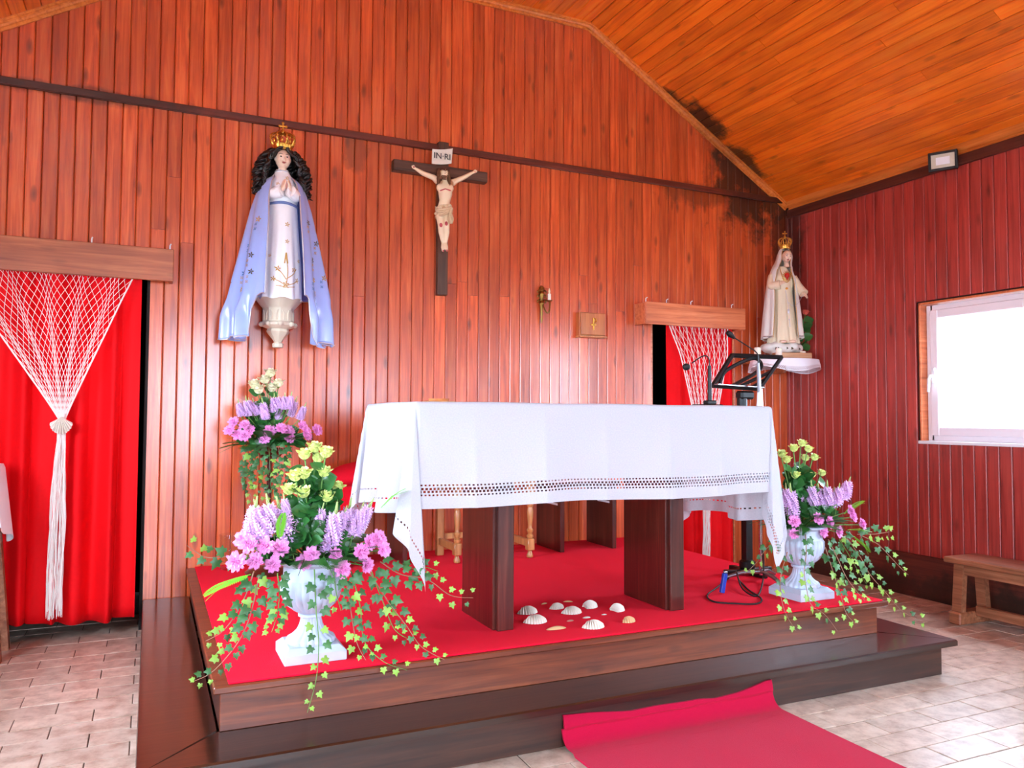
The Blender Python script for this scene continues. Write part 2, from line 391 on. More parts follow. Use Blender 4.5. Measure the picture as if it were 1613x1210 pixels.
# --- right wall
def wall_core(name, axis, at0, at1, lo, hi, top, holes, mat):
    """slab along an axis with rectangular holes [(a0,a1,z0,z1)]"""
    m = MB(); cuts = sorted(holes); a = lo
    def bx(a0, a1, z0, z1):
        if a1-a0 < .001 or z1-z0 < .001: return
        if axis == 'y': m.box(at0, at1, a0, a1, z0, z1)
        else: m.box(a0, a1, at0, at1, z0, z1)
    for (a0, a1, z0, z1) in cuts:
        bx(a, a0, 0, top); bx(a0, a1, 0, z0); bx(a0, a1, z1, top); a = a1
    bx(a, hi, 0, top); return struct(m.build(name, mat, None, 0))
RH = [o[1:] for o in OPEN if o[0] == 'right']; LH = [o[1:] for o in OPEN if o[0] == 'left']; BH = [o[1:] for o in OPEN if o[0] == 'rear']
wall_right = wall_core('wall_right', 'y', W+.018, W+.2, REAR-.2, D+.14, 3.2, RH, M['gap'])
wall_left = wall_core('wall_left', 'y', WL-.2, WL, REAR-.2, D+.14, 3.2, LH, M['plainwall'])
wall_rear = wall_core('wall_rear', 'x', REAR-.2, REAR, WL-.2, W+.2, 4.4, BH, M['plainwall'])
PR = .084; y = 5.063
while y > -.2:
    y0 = y-PR
    zt, zb = 3.06, .30
    segs = [(zb, zt)]
    a0, a1, z0, z1 = RH[0]
    for (a0, a1, z0, z1) in RH:
        if min(y, a1)-max(y0, a0) > .02: segs = [(zb, z0-.012), (z1+.012, zt)] if z0 > .1 else [(z1+.03, zt)]
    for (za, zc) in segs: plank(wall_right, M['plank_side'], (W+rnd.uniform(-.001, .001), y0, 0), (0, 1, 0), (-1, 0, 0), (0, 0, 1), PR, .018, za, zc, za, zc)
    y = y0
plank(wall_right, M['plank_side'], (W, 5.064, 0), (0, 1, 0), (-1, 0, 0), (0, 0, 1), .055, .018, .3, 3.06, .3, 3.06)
# --- ceiling: flat middle and two slopes, boards running along the nave
YC0, YC1 = 0.0, D
n = Vector((-SL, 0, -1)).normalized(); un = Vector((1, 0, -SL)).normalized(); ln = (W+.2-XB)*sqrt(1+SL*SL)
m = MB()
for P in ([(XB, ZF), (W+.25, ceil_z(W+.25))], [(XA, ZF), (XB, ZF)], [(WL-.25, ceil_z(WL-.25)), (XA, ZF)]):
    (xa, za), (xb, zb) = P
    m.prism([(xa, REAR-.2, za+.02), (xb, REAR-.2, zb+.02), (xb, REAR-.2, zb+.12), (xa, REAR-.2, za+.12)], [(xa, D+.14, za+.02), (xb, D+.14, zb+.02), (xb, D+.14, zb+.12), (xa, D+.14, za+.12)])
ceiling = struct(m.build('ceiling', M['gap_ceil'], None, 0))
PC = .084
k = 0; s = 0.0; L = (W-XB)*sqrt(1+SL*SL)
while s < L:
    w = min(PC, L-s)
    cut = rnd.uniform(2.2, 4.4); O = Vector((XB, 0, ZF))+un*s
    for (a, b) in ((YC0, cut-.001), (cut+.001, YC1)): plank(ceiling, M['ceil'], O, un, n, (0, 1, 0), w, .018, a, b, a, b)
    s += w
s = XA
while s < XB-.001:
    w = min(PC, XB-s); cut = rnd.uniform(2.2, 4.4)
    plank(ceiling, M['ceil'], (s, 0, ZF), (1, 0, 0), (0, 0, -1), (0, 1, 0), w, .018, YC0, YC1, YC0, YC1); s += w
n2 = Vector((SL, 0, -1)).normalized(); ul = Vector((-1, 0, -SL)).normalized(); s = 0.0; L = (XA-WL)*sqrt(1+SL*SL)
while s < L:
    w = min(PC, L-s); plank(ceiling, M['ceil'], Vector((XA, 0, ZF))+ul*s, ul, n2, (0, 1, 0), w, .018, YC0, YC1, YC0, YC1); s += w

# --- trims
struct(MB().box(WL, W-.002, D-.024, D, RAIL0, RAIL1, .004).build('trim_1', M['darkrail'], None, 0))
def gable_trim(name, x0, z0, x1, z1):
    a, b = Vector((x0, 0, z0)), Vector((x1, 0, z1)); d = (b-a).normalized(); nn = Vector((d.z, 0, -d.x))
    prof = [(.0, 0), (.0, .052), (.012, .052), (.012, .036), (.02, .033), (.026, .024), (.026, .014), (.034, .012), (.034, 0)]
    A = [a+nn*q+Vector((0, D-p, 0)) for p, q in prof]; B = [b+nn*q+Vector((0, D-p, 0)) for p, q in prof]
    return struct(MB().prism(A, B).build(name, M['cornice'], None, 0))
gable_trim('trim_2', XB, ZF, W, ceil_z(W)); gable_trim('trim_3', XA, ZF, XB, ZF); gable_trim('trim_4', WL, ceil_z(WL), XA, ZF)
zt = ceil_z(W)
prof = [(0, 0), (0, -.05), (.014, -.05), (.014, -.034), (.026, -.028), (.036, -.012), (.036, .021)]
struct(MB().prism([(W-p, 0, zt+q) for p, q in prof], [(W-p, D-.034, zt+q) for p, q in prof]).build('trim_5', M['cornice'], None, 0))
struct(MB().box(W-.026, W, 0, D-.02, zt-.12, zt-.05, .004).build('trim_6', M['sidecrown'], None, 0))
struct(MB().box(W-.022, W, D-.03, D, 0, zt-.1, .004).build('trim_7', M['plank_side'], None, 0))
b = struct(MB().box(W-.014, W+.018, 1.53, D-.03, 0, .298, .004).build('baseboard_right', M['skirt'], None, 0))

# --- floor: core and tiles laid in half bond
floor = struct(MB().box(WL-.2, W+.2, REAR-.2, D+1.2, -.1, -.004).build('floor', M['grout'], None, 0))
TX, TY = .29, .142
def tile_mesh(w):
    g = .0022; c = .002
    A = [(g, g), (w-g, g), (w-g, TY-g), (g, TY-g)]; B = [(g+c, g+c), (w-g-c, g+c), (w-g-c, TY-g-c), (g+c, TY-g-c)]
    mb = MB(); mb.add([(x, y, -.006) for x, y in A]+[(x, y, -.0012) for x, y in A]+[(x, y, 0) for x, y in B],
        [(8, 9, 10, 11)]+[(i, (i+1) % 4, 4+(i+1) % 4, 4+i) for i in range(4)]+[(4+i, 4+(i+1) % 4, 8+(i+1) % 4, 8+i) for i in range(4)])
    return mb
tmesh = tile_mesh(TX).mesh('tile', 0, M['tile']); rest = MB(); tiles = []
r0 = int((REAR-.2)/TY)
for r in range(r0, int((D+.4)/TY)+1):
    y = 2.13+(r-15)*TY
    for c in range(-7, 19):
        x = c*TX+(TX/2 if r % 2 else 0)+.1
        if x > W+.1 or x+TX < WL-.1 or y > D+.3 or y < REAR-.1: continue
        if x > .1 and x+TX < 3.45 and y > 2.8: continue            # under the platform
        cx, cy = x+TX/2, y+TY/2
        d = Vector((cx, cy, -EYE)); dep = d.dot(cf)
        vis = False
        if dep > .5:
            px, py = 806.5+FPX*d.dot(cr)/dep, 605-FPX*d.dot(cu)/dep
            vis = -60 < px < 1680 and py < 1250
        hidden = (1.45 < x and x+TX < 2.46 and y < 2.5)
        if vis and not hidden and len(tiles) < 298: tiles.append((x, y))
        else: rest.add([(p[0]+x, p[1]+y, p[2]) for p in tile_mesh(TX).v], tile_mesh(TX).f)
for (x, y) in tiles:
    o = link('tile', tmesh, floor); o.location = (x, y, rnd.uniform(-.0012, .0006)); o.rotation_euler = (rnd.uniform(-.004, .004), rnd.uniform(-.004, .004), 0)
o = rest.build('tile_field', M['tile'], floor, 0); o['kind'] = 'stuff'
struct(MB().box(-40, 45, -45, 40, -.5, -.11).build('ground', M['ground'], None, 0))

# --- doorways behind the curtains: short unlit passages
def passage(name, x0, x1, zt):
    m = MB(); y0, y1 = D+.02, D+1.1
    m.box(x0-.06, x1+.06, y1, y1+.05, 0, zt+.05); m.box(x0-.06, x0, y0+.12, y1, 0, zt+.05); m.box(x1, x1+.06, y0+.12, y1, 0, zt+.05); m.box(x0-.06, x1+.06, y0+.12, y1, zt, zt+.05)
    o = struct(m.build(name, M['dark'], None, 0))
    j = MB(); j.box(x0-.004, x0+.014, D-.002, D+.14, 0, zt, .002); j.box(x1-.014, x1+.004, D-.002, D+.14, 0, zt, .002); j.box(x0+.014, x1-.014, D+.0, D+.14, zt-.014, zt, .002)
    part(o, 'door_frame', j, M['dark'] if name == 'door_1' else M['lightpelmet'], 0); return o
passage('door_1', DL0, DL1, DLZ)
d2 = passage('door_2', DR0, DR1, DRZ)
for k in range(5): MB().box(DR0+.02+.155*k, DR0+.17+.155*k, D+1.06, D+1.09, 0, DRZ, .006).build('plank', M['dark'], d2, 0)

# --- windows (the one in view and unseen, guessed nave ones that light it)
def window(name, wl, a0, a1, z0, z1, vis):
    def bx(m, p0, p1, q0, q1, d0, d1, bev=.003):         # p along wall, q height, d depth outwards from the inner face
        if wl == 'right': m.box(W+d0, W+d1, p0, p1, q0, q1, bev)
        elif wl == 'left': m.box(WL-d1, WL-d0, p0, p1, q0, q1, bev)
        else: m.box(p0, p1, REAR-d1, REAR-d0, q0, q1, bev)
    lin_ = MB(); f = MB(); s = MB(); g = MB(); sill = MB(); t_ = .016
    for (p0, p1, q0, q1) in ((a0, a0+t_, z0, z1), (a1-t_, a1, z0, z1), (a0, a1, z1-t_, z1)): bx(lin_, p0, p1, q0, q1, -.008, .16)
    root = struct(lin_.build(name, M['lightpelmet'] if vis else M['pvc'], None, 0))
    e = .02; F = .05
    for (p0, p1, q0, q1) in ((a0+e, a0+F+e, z0+.01, z1-e), (a1-F-e, a1-e, z0+.01, z1-e), (a0+F, a1-F, z1-F-e, z1-e), (a0+F, a1-F, z0+.01, z0+F+.01)): bx(f, p0, p1, q0, q1, .05, .12, .004)
    part(root, 'window_frame', f, M['pvc'], 0)
    i0, i1, j0, j1 = a0+.055, a1-.055, z0+.045, z1-.055; S = .062
    for (p0, p1, q0, q1) in ((i0, i0+S, j0, j1), (i1-S, i1, j0, j1), (i0+S, i1-S, j1-S, j1), (i0+S, i1-S, j0, j0+S)): bx(s, p0, p1, q0, q1, .035, .1, .006)
    sash = part(root, 'window_sash', s, M['pvc'], 0)
    bx(g, i0+S-.01, i1-S+.01, j0+S-.01, j1-S+.01, .07, .074, 0); part(sash, 'pane', g, M['pane'], 0)
    bx(sill, a0-.01, a1+.01, z0-.012, z0+.01, -.018, .1); part(root, 'window_sill', sill, M['pvc'] if not vis else M['white'], 0)
    if vis:
        h = MB(); yk, zk = i1-.03, 1.56
        h.box(W+.02, W+.036, yk-.016, yk+.016, zk-.06, zk+.05, .005); part(sash, 'handle_plate', h, M['white'])
        h = MB().tube([(W+.03, yk, zk-.01), (W-.005, yk, zk-.01), (W-.018, yk+.002, zk-.03), (W-.02, yk+.006, zk-.12)], [.011, .011, .011, .009], 10); part(sash, 'handle', h, M['white'], 60)
nw = 0
for (wl, a0, a1, z0, z1) in OPEN:
    if z0 > .1:
        nw += 1; window('window_%d' % nw, wl, a0, a1, z0, z1, nw == 1)

# ================================================================== platform, carpet
ZP, ZL = .34, .175
plat = thing('altar_platform', 'two-step dark varnished wooden platform carrying the altar', 'platform', (1.79, 3.9, 0))
def pp(name, mb, mat, sm=0):
    o = mb.build(name, mat, plat, sm); o.matrix_parent_inverse = Matrix.Translation((-1.79, -3.9, 0)); return o
LX0, LX1, LY = -.02, 3.60, 2.635; UX0, UX1, UY = .235, 3.345, 2.885
o = .05
pp('lower_riser', MB().box(LX0+.03, LX1-o, LY+o, LY+o+.02, 0, ZL-.028, .002), M['platform'])
pp('lower_riser', MB().box(LX0+.01, LX0+.03, LY+o, D-.006, 0, ZL-.028, .002), M['platform'])
pp('lower_riser', MB().box(LX1-o-.02, LX1-o, LY+o+.02, D-.006, 0, ZL-.028, .002), M['platform'])
def slab(pts, z0, z1): return MB().prism([(x, y, z0) for x, y in pts], [(x, y, z1) for x, y in pts])
def rslab(pts, z0, z1, c=.006):
    n = len(pts); cx = sum(p[0] for p in pts)/n; cy = sum(p[1] for p in pts)/n; m = MB()
    ins = [(x+(c if x < cx else -c)*.5, y+(c if y < cy else -c)) for x, y in pts]
    vs = [(x, y, z0) for x, y in pts]+[(x, y, z1-c) for x, y in pts]+[(x, y, z1) for x, y in ins]
    fs = [tuple(range(n-1, -1, -1)), tuple(range(2*n, 3*n))]
    for k in range(2): fs += [(k*n+i, k*n+(i+1) % n, (k+1)*n+(i+1) % n, (k+1)*n+i) for i in range(n)]
    return m.add(vs, fs)
q = .001
pp('tread', rslab([(LX0, LY), (LX1, LY), (UX1+.005-q, UY+.015-q), (UX0-.005+q, UY+.015-q)], ZL-.028, ZL), M['tread'])
pp('tread', rslab([(LX1, LY+q*3), (LX1, D-.006), (UX1+.005, D-.006), (UX1+.005, UY+.015)], ZL-.028, ZL), M['tread'])
pp('tread', rslab([(LX0, LY+q*3), (UX0-.005, UY+.015), (UX0-.005, D-.006), (LX0, D-.006)], ZL-.028, ZL), M['tread'])
pp('upper_riser', MB().box(UX0, UX1, UY, UY+.02, ZL, ZP-.026, .002), M['riser'])
pp('upper_riser', MB().box(UX0, UX0+.02, UY+.02, D-.006, ZL, ZP-.026, .002), M['platform'])
pp('upper_riser', MB().box(UX1-.02, UX1, UY+.02, D-.006, ZL, ZP-.026, .002), M['platform'])
pp('nosing', MB().box(UX0-.025, UX1+.03, UY-.045, UY+.03, ZP-.026, ZP-.001, .004), M['riser'])
pp('nosing', MB().box(UX0-.025, UX0+.03, UY+.03, D-.006, ZP-.026, ZP-.001, .004), M['riser'])
pp('nosing', MB().box(UX1-.03, UX1+.03, UY+.03, D-.006, ZP-.026, ZP-.001, .004), M['platform'])
pp('deck', MB().box(UX0+.03, UX1-.03, UY+.03, D-.006, ZP-.026, ZP-.001), M['platform'])
ZC = ZP+.006
def cfn(u, v):
    x = .258+(UX1-.258)*u; y = 2.856+(D-.003-2.856)*v
    return (x, y, ZC+.0008*sin(x*9)*sin(y*7))
cm = MB(); cm.box(.258, UX1+.005, 2.852, D-.006, ZP-.001, ZC, .003)
tag(cm.build('carpet', M['carpet'], None, 0), 'bright red carpet covering the top of the altar platform', 'carpet')

# --- crimson runner on the floor, its end bent up against the step
edge = [at(a, b, Y=2.672) for a, b in ((889, 1131), (930, 1128), (999, 1124), (1050, 1115), (1103, 1106), (1128, 1106), (1165, 1095), (1206, 1078))]
def lift(u):
    x = 1.462+(2.452-1.462)*u
    T = [(p.x, p.z) for p in edge]; return max(.05, lerpt(T, x))
def rug_fn(u, v, off=0.0):
    h = lift(u); x = 1.44+1.03*u
    Ls = .26+h
    s = v*(3.6)
    if s < h: y, z = 2.672-.012*sin(pi*s/h), h-s+.0 if s < h-.05 else None
    if s < h-.06: p = (x+.01*(1-u)-.006, 2.676-.01*sin(pi*s/max(h, .01)), h-s)
    else:
        q_ = s-(h-.06); R = .06
        if q_ < R*pi/2*1.0: a = q_/R; p = (x, 2.676-R+R*cos(a), .06-R*sin(a))
        else: p = (x, 2.676-R-(q_-R*pi/2), 0.0)
    return (p[0], p[1], p[2]+.011+.002*sin(x*21)*sin(p[1]*5)-off)
m = MB()
V = [i/60*.09 for i in range(46)]+[.07+(1-.07)*i/30 for i in range(1, 31)]
V = sorted(set(V)); nu = 40
vs = []
for off in (0, .009):
    for v in V:
        for i in range(nu+1):
            p = rug_fn(i/nu, v, 0); nrm = (0, .009 if (v < .05 and off) else 0, -.009 if (off and v >= .05) else 0)
            vs.append((p[0]+nrm[0], p[1]+nrm[1], p[2]+nrm[2]))
w = nu+1; n = len(V)*w; fs = []
for j in range(len(V)-1):
    for i in range(nu):
        a = j*w+i; fs.append((a, a+1, a+w+1, a+w)); fs.append((n+a, n+a+w, n+a+w+1, n+a+1))
for j in range(len(V)-1):
    a = j*w; fs.append((a, a+w, n+a+w, n+a)); a += nu; fs.append((a, n+a, n+a+w, a+w))
for i in range(nu): fs.append((i, n+i, n+i+1, i+1)); a = (len(V)-1)*w+i; fs.append((a, a+1, n+a+1, n+a))
m.add(vs, fs)
tag(m.build('carpet_runner', M['rug'], None, 60), 'crimson carpet runner on the tiles, end bent up against the step', 'rug')

# ================================================================== altar and its cloth
AX0, AX1, AY0, AY1, AZ = .945, 2.728, 2.965, 3.70, 1.308
alt = thing('altar_table', 'dark wooden altar table on two broad slab legs', 'table', (1.82, 3.27, ZC))
def sub(root, name, mb, mat, sm=30):
    o = mb.build(name, mat, root, sm); o.matrix_parent_inverse = (Matrix.Translation(root.location) @ root.rotation_euler.to_matrix().to_4x4()).inverted(); return o
for x0 in (1.332, 2.216):
    lg = sub(alt, 'leg', MB().box(x0, x0+.086, 3.10, 3.462, ZC, AZ-.05, .003), M['altar'], 0)
    f = sub(alt, 'leg_facing', MB().box(x0+.012, x0+.088, 3.076, 3.10, ZC, AZ-.05, .003), M['altar'], 0)
    f['label'] = 'scuffed lighter front board of the leg'
sub(alt, 'tabletop', MB().box(AX0+.004, AX1-.004, AY0+.004, AY1-.004, AZ-.05, AZ-.003, .006), M['altar'], 0)

OF, OB, OL, OR = .425, .30, .46, .58
A0, A1, B0, B1 = AX0-OL, AX1+OR, AY0-OF, AY1+OB
FOLD = [(0, (0, 0)), (14, (.03, .012)), (28, (.055, .05)), (40, (.055, .0)), (48, (.04, -.038)), (64, (-.035, -.052)), (77, (-.115, -.012)), (84, (-.085, .035)), (90, (0, 0))]
def fold(deg):
    for a, b in zip(FOLD, FOLD[1:]):
        if deg <= b[0]:
            t = (deg-a[0])/(b[0]-a[0]); t = t*t*(3-2*t); return (a[1][0]+(b[1][0]-a[1][0])*t, a[1][1]+(b[1][1]-a[1][1])*t)
    return (0, 0)
RB = .012
def drop(t):
    """distance over the edge -> (outward, down) round the table edge"""
    if t < RB*pi/2: return RB*sin(t/RB), RB*(1-cos(t/RB))
    return RB, RB+(t-RB*pi/2)
CREASE = [1.19, 1.50, 1.80, 2.13, 2.42]
def cloth(a, b):
    l, r, f_, k = max(0, AX0-a), max(0, a-AX1), max(0, AY0-b), max(0, b-AY1)
    x, y = min(max(a, AX0), AX1), min(max(b, AY0), AY1)
    z = AZ+.0012*sin(a*11)*sin(b*9)
    dx, dy = l or r, f_ or k; sx = -1 if l else 1; sy = -1 if f_ else 1
    if dx and dy:
        rho = hypot(dx, dy); ph = math.degrees(atan2(dx, dy)); fac = 1+(.19 if l else .1)*sin(radians(2*ph))
        o, dn = drop(rho*fac); ox, oy = fold(ph); s = rho/.66
        e = rho/.66*.02
        return (x+(-sx)*ox*s*(1 if l else .8) + sx*o*sin(radians(ph)), y+oy*s*(1 if f_ else -1)+sy*o*cos(radians(ph)), z-dn)
    if dy:
        o, dn = drop(dy); amp = dn/.43*sst(AX0, AX0+.1, x)*sst(AX1, AX1-.1, x)
        wv = .010*sin(x*9.2+.6)+.006*sin(x*21+1.3)+sum(.008*math.exp(-((x-c)/.012)**2) for c in CREASE)
        return (x+.004*dn*sin(x*5), y+sy*(o+amp*(.012+wv)), z-dn*(1+.012*sin(x*6+1)))
    if dx:
        o, dn = drop(dx); amp = dn/.46*sst(AY0, AY0+.08, y)*sst(AY1, AY1-.08, y)
        wv = .035*sin((y-AY0)*17+(2.6 if l else .4))+.012*sin(y*43)
        return (x+sx*(o+amp*(.03+wv)), y, z-dn*(1+.02*sin(y*14)))
    return (x, y, z)
def steps(lo, mids, hi, d):
    P = [lo]+mids+[hi]; out = []
    for a, b in zip(P, P[1:]):
        n_ = max(1, int((b-a)/d+.5)); out += [a+(b-a)*i/n_ for i in range(n_)]
    return out+[hi]
rb = RB*pi/2
SA = steps(A0, [AX0-rb, AX0-rb/2, AX0, AX1, AX1+rb/2, AX1+rb], A1, .013); SB = steps(B0, [AY0-rb, AY0-rb/2, AY0, AY1, AY1+rb/2, AY1+rb], B1, .013)
m = MB(); na = len(SA)
m.add([cloth(a, b) for b in SB for a in SA], [(j*na+i, j*na+i+1, (j+1)*na+i+1, (j+1)*na+i) for j in range(len(SB)-1) for i in range(na-1)])
# linen with a drawn-thread openwork band along the hems (real holes)
t = NT('white_linen'); uv = t.n('UVMap', uv_map='sheet').outputs[0]; sp = t.n('SeparateXYZ', {0: uv}); ua, ub = sp.outputs[0], sp.outputs[1]
dF = t.math('SUBTRACT', ub, B0); dL = t.math('SUBTRACT', ua, A0); dR = t.math('SUBTRACT', A1, ua); dB = t.math('SUBTRACT', B1, ub)
def near(v, c, h): return t.math('LESS_THAN', t.math('ABSOLUTE', t.math('SUBTRACT', v, c)), h)
def cell(u, per, half, sh=0.0): return t.math('LESS_THAN', t.math('ABSOLUTE', t.math('SUBTRACT', t.math('FRACT', t.math('MULTIPLY_ADD', u, 1/per, sh+50)), .5)), half)
rows = None
def addrow(x_):
    global rows
    rows = x_ if rows is None else t.math('MAXIMUM', rows, x_)
P_ = .0165
for c_, h_, hf, sh in ((.052, .0032, .24, 0), (.0655, .0045, .3, .25), (.0765, .0045, .3, .75), (.0905, .0032, .24, 0)):
    r_ = t.math('MULTIPLY', near(dF, c_, h_), cell(ua, P_, hf, sh))
    r_ = t.math('MULTIPLY', r_, t.math('MULTIPLY', t.math('GREATER_THAN', dL, .04), t.math('GREATER_THAN', dR, .04))); addrow(r_)
for d_ in (dL, dR):
    r_ = t.math('MULTIPLY', near(d_, .06, .0034), cell(ub, P_, .24)); addrow(t.math('MULTIPLY', r_, t.math('GREATER_THAN', dF, .04)))
r_ = t.math('MULTIPLY', near(dB, .055, .0034), cell(ua, P_, .24)); addrow(r_)
wv = t.n('TexNoise', {'Vector': uv, 'Scale': 160.0, 'Detail': 3.0}); wv2 = t.n('TexNoise', {'Vector': uv, 'Scale': 5.0, 'Detail': 3.0})
cl = t.ramp(wv.outputs[0], [(.3, lin((196, 198, 205))), (.7, lin((210, 211, 217)))])
t.set(Base_Color=cl, Roughness=.75, Specular_IOR_Level=.2); t.bump(wv2.outputs[0], .25, .01)
tl = t.n('BsdfTranslucent', {'Color': (.8, .82, .86, 1)}); ms = t.n('MixShader', {0: .22, 1: t.b.outputs[0], 2: tl.outputs[0]})
tp = t.n('BsdfTransparent'); mx = t.n('MixShader', {0: rows, 1: ms.outputs[0], 2: tp.outputs[0]}); t.t.links.new(mx.outputs[0], t.out.inputs['Surface'])
M['linen'] = t.m
me = m.mesh('tablecloth', 0, t.m); me.shade_smooth(); ul_ = me.uv_layers.new(name='sheet')
uvs = [(a, b) for b in SB for a in SA]
for lp in me.loops: ul_.data[lp.index].uv = uvs[lp.vertex_index]
tag(link('tablecloth', me), 'long white linen cloth with openwork hem draped over the altar', 'tablecloth')

# --- things on the altar
tr_ = thing('wooden_tray', 'thin brown wooden tray lying on the left of the altar top', 'tray', (1.16, 3.32, AZ+.002))
part(tr_, 'base', MB().box(-.06, .06, -.05, .05, 0, .008, .002), M['oak'], 0); part(tr_, 'rim', MB().lathe([(.038, .008), (.044, .008), (.046, .018), (.04, .018), (.036, .01)], 24), M['tabwood'])

mic = thing('desk_microphone', 'black gooseneck microphone on a small base standing on the altar', 'microphone', (0, 0, 0))
bp = at(1118, 632, Y=3.42); bp.z = AZ+.002; mic.location = bp
K = lambda px, py: at(px, py, Y=3.42)-bp
m = MB().box(-.085, .055, -.05, .05, 0, .012, .005); part(mic, 'base', m, M['blackpl'], 0)
part(mic, 'socket', MB().box(-.028, .03, -.024, .024, .012, .034, .005), M['blackpl'], 0)
m = MB().tube([(0, 0, .03), (0, 0, .1), (0, 0, K(1117, 576).z)], [.0115, .011, .009], 12); part(mic, 'shaft', m, M['black'])
g = spline([(0, 0, K(1117, 578).z), K(1117, 567), K(1113, 561), K(1105, 562), K(1090, 572)], 20); part(mic, 'gooseneck', MB().tube(g, .0035, 8), M['black'], 60)
h = K(1081, 578); part(mic, 'microphone_head', MB().ball(h, (.021, .021, .019), 16, 10), M['blackpl'], 60)

# --- shells laid out on the carpet between the legs
def scallop(n=11, dome=.42, rib=.15):
    def fn(u, v):
        th = (u-.5)*2*radians(66); r = v
        R = 1-.10*(2*u-1)**4+.02*cos((u-.5)*2*pi*n)
        rr = r*R; x = rr*sin(th)*1.08; y = (-rr*cos(th)+.5)*1.55
        z = dome*(sin(pi*min(1, .08+.92*r))**.75)*(1-.35*(2*u-1)**2)*(1-abs(2*u-1)**8)*(1-.15*r)+rib*r*cos((u-.5)*2*pi*n)*.9*(1-abs(2*u-1)**8)
        if v > .999: z = 0.0
        return (x, y, max(z, 0)+.0)
    m = MB().grid(fn, 66, 12)
    for s in (-1, 1): m.prism([(0, .75, 0), (s*.24, .79, 0), (s*.2, .6, 0), (0, .55, .04)], [(0, .75, .1), (s*.22, .79, .03), (s*.18, .6, .05), (0, .55, .15)])
    return m
SH = scallop().mesh('scallop', 40, M['shell']); SHT = scallop(9).mesh('scallop_tan', 40, M['shelltan'])
def clam(w=.5):
    def fn(u, v):
        th = 2*pi*u; r = v; return (r*cos(th), w*r*sin(th)*(1+.12*cos(th)), .22*(1-r*r)+.012*cos(r*34)*r*(1-r))
    return MB().grid(fn, 28, 9, True)
CL = clam().mesh('clam', 60, M['shelltan']); CP = clam(.7).mesh('clam_pink', 60, M['shellpink']); CW = clam(.72).mesh('clam_white', 60, M['shell'])
for (px, py, wpx, me_, rz, lab) in (
    (836, 968, 39, SH, .1, 'white ribbed scallop shell nearest the left altar leg'), (849, 983, 43, SH, -.15, 'white ribbed scallop shell in front of the one by the left altar leg'),
    (881, 960, 30, SH, .2, 'smaller cream scallop shell at the back of the shell group'), (906, 968, 38, SH, -.1, 'white scallop shell in the middle of the shell group'),
    (935, 958, 36, SH, .9, 'broad white scallop shell furthest back in the shell group'), (978, 963, 36, SH, 1.2, 'broad white scallop shell nearest the right altar leg'),
    (995, 981, 29, SHT, .35, 'small tan ribbed scallop shell at the right end of the shell group'), (941, 991, 42, SH, -.1, 'large white scallop shell at the front of the shell group'),
    (881, 993, 36, CL, .05, 'flat oval tan clam shell lying at the front'), (859, 952, 14, CL, .4, 'small tan clam shell at the back left of the shell group'),
    (897, 949, 16, CL, -.3, 'small tan clam shell at the back centre of the shell group'), (900, 979, 14, CP, .3, 'tiny pinkish clam shell between the large scallops'),
    (926, 974, 15, CW, .2, 'tiny cream clam shell in the middle of the shells'), (953, 969, 10, CW, .1, 'tiniest white shell beside the right-hand scallops')):
    p = at(px, py, Z=ZC+.001); w = wpx*p.dot(cf)/FPX if False else wpx*(p-Vector((0, 0, EYE))).dot(cf)/FPX
    o = link('seashell', me_); o.location = p+Vector((0, w*.3, 0)); s = w/1.9 if me_ in (SH, SHT) else w/2
    o.scale = (s, s*.8, s*(1.15 if me_ in (SH, SHT) else 1)); o.rotation_euler = (0, 0, rz); tag(o, lab, 'shell', 'seashells on the carpet')

# ================================================================== seats behind the altar
def stool(x0, x1, label, rootloc):
    r = thing('slab_stool', label, 'stool', rootloc)
    y0, y1 = 4.70, 5.06
    for xx in (x0, x1-.032):
        sub(r, 'leg', MB().box(xx, xx+.032, y0, y1, ZC, .78, .003), M['altar'], 0)
    sub(r, 'seat', MB().box(x0-.03, x1+.03, y0-.01, y1+.01, .78, .81, .004), M['altar'], 0)
    return r
s1 = stool(2.51, 2.95, 'low dark stool with slab sides against the back wall, right of the turned chair', (2.73, 4.88, ZC))
for xx in (2.51, 2.918):
    q = sub(s1, 'paper_strip', MB().box(xx-.002, xx, 4.74, 4.90, .655, .668, 0, None), M['white'], 0)
s2 = stool(1.06, 1.45, 'dark slab-sided seat under the red cushion, left of the turned chair', (1.25, 4.88, ZC))
cv = MB().grid(lambda u, v: ((1.02+.47*u), 4.675-.0+.006*sin(u*25)*v*1.2, .832-.14*v), 40, 6)
cv.grid(lambda u, v: (1.02+.47*u, 4.675+.41*v, .832+.002*sin(u*9)), 20, 8)
cv.grid(lambda u, v: (1.02-.001+.005*sin(u*22)*v, 4.675+.41*u, .832-.14*v), 20, 6); cv.grid(lambda u, v: (1.49+.005*sin(u*22)*v, 4.675+.41*u, .832-.14*v), 20, 6)
tag(cv.build('seat_cover', M['redpad'], None, 50), 'red cloth cover draped over the seat behind the altar', 'seat cover')
def pil(u, v):
    a = 2*pi*u; b = pi*v; k = lambda t_: (abs(t_)**.55)*(1 if t_ >= 0 else -1)
    return Vector((.19*k(sin(b)*cos(a)), .16*k(sin(b)*sin(a)), .062*(-cos(b))*(1+.0*a)))
pl = MB().grid(lambda u, v: pil(u, min(max(v, .001), .999)), 32, 16, True)
po = pl.build('cushion', M['redpad'], None, 80); po.location = (1.23, 4.86, .905); po.rotation_euler = (.08, -.16, .1); po.scale = (1.15, 1, 1)
tag(po, 'plump red cushion lying on the red-covered seat', 'cushion')

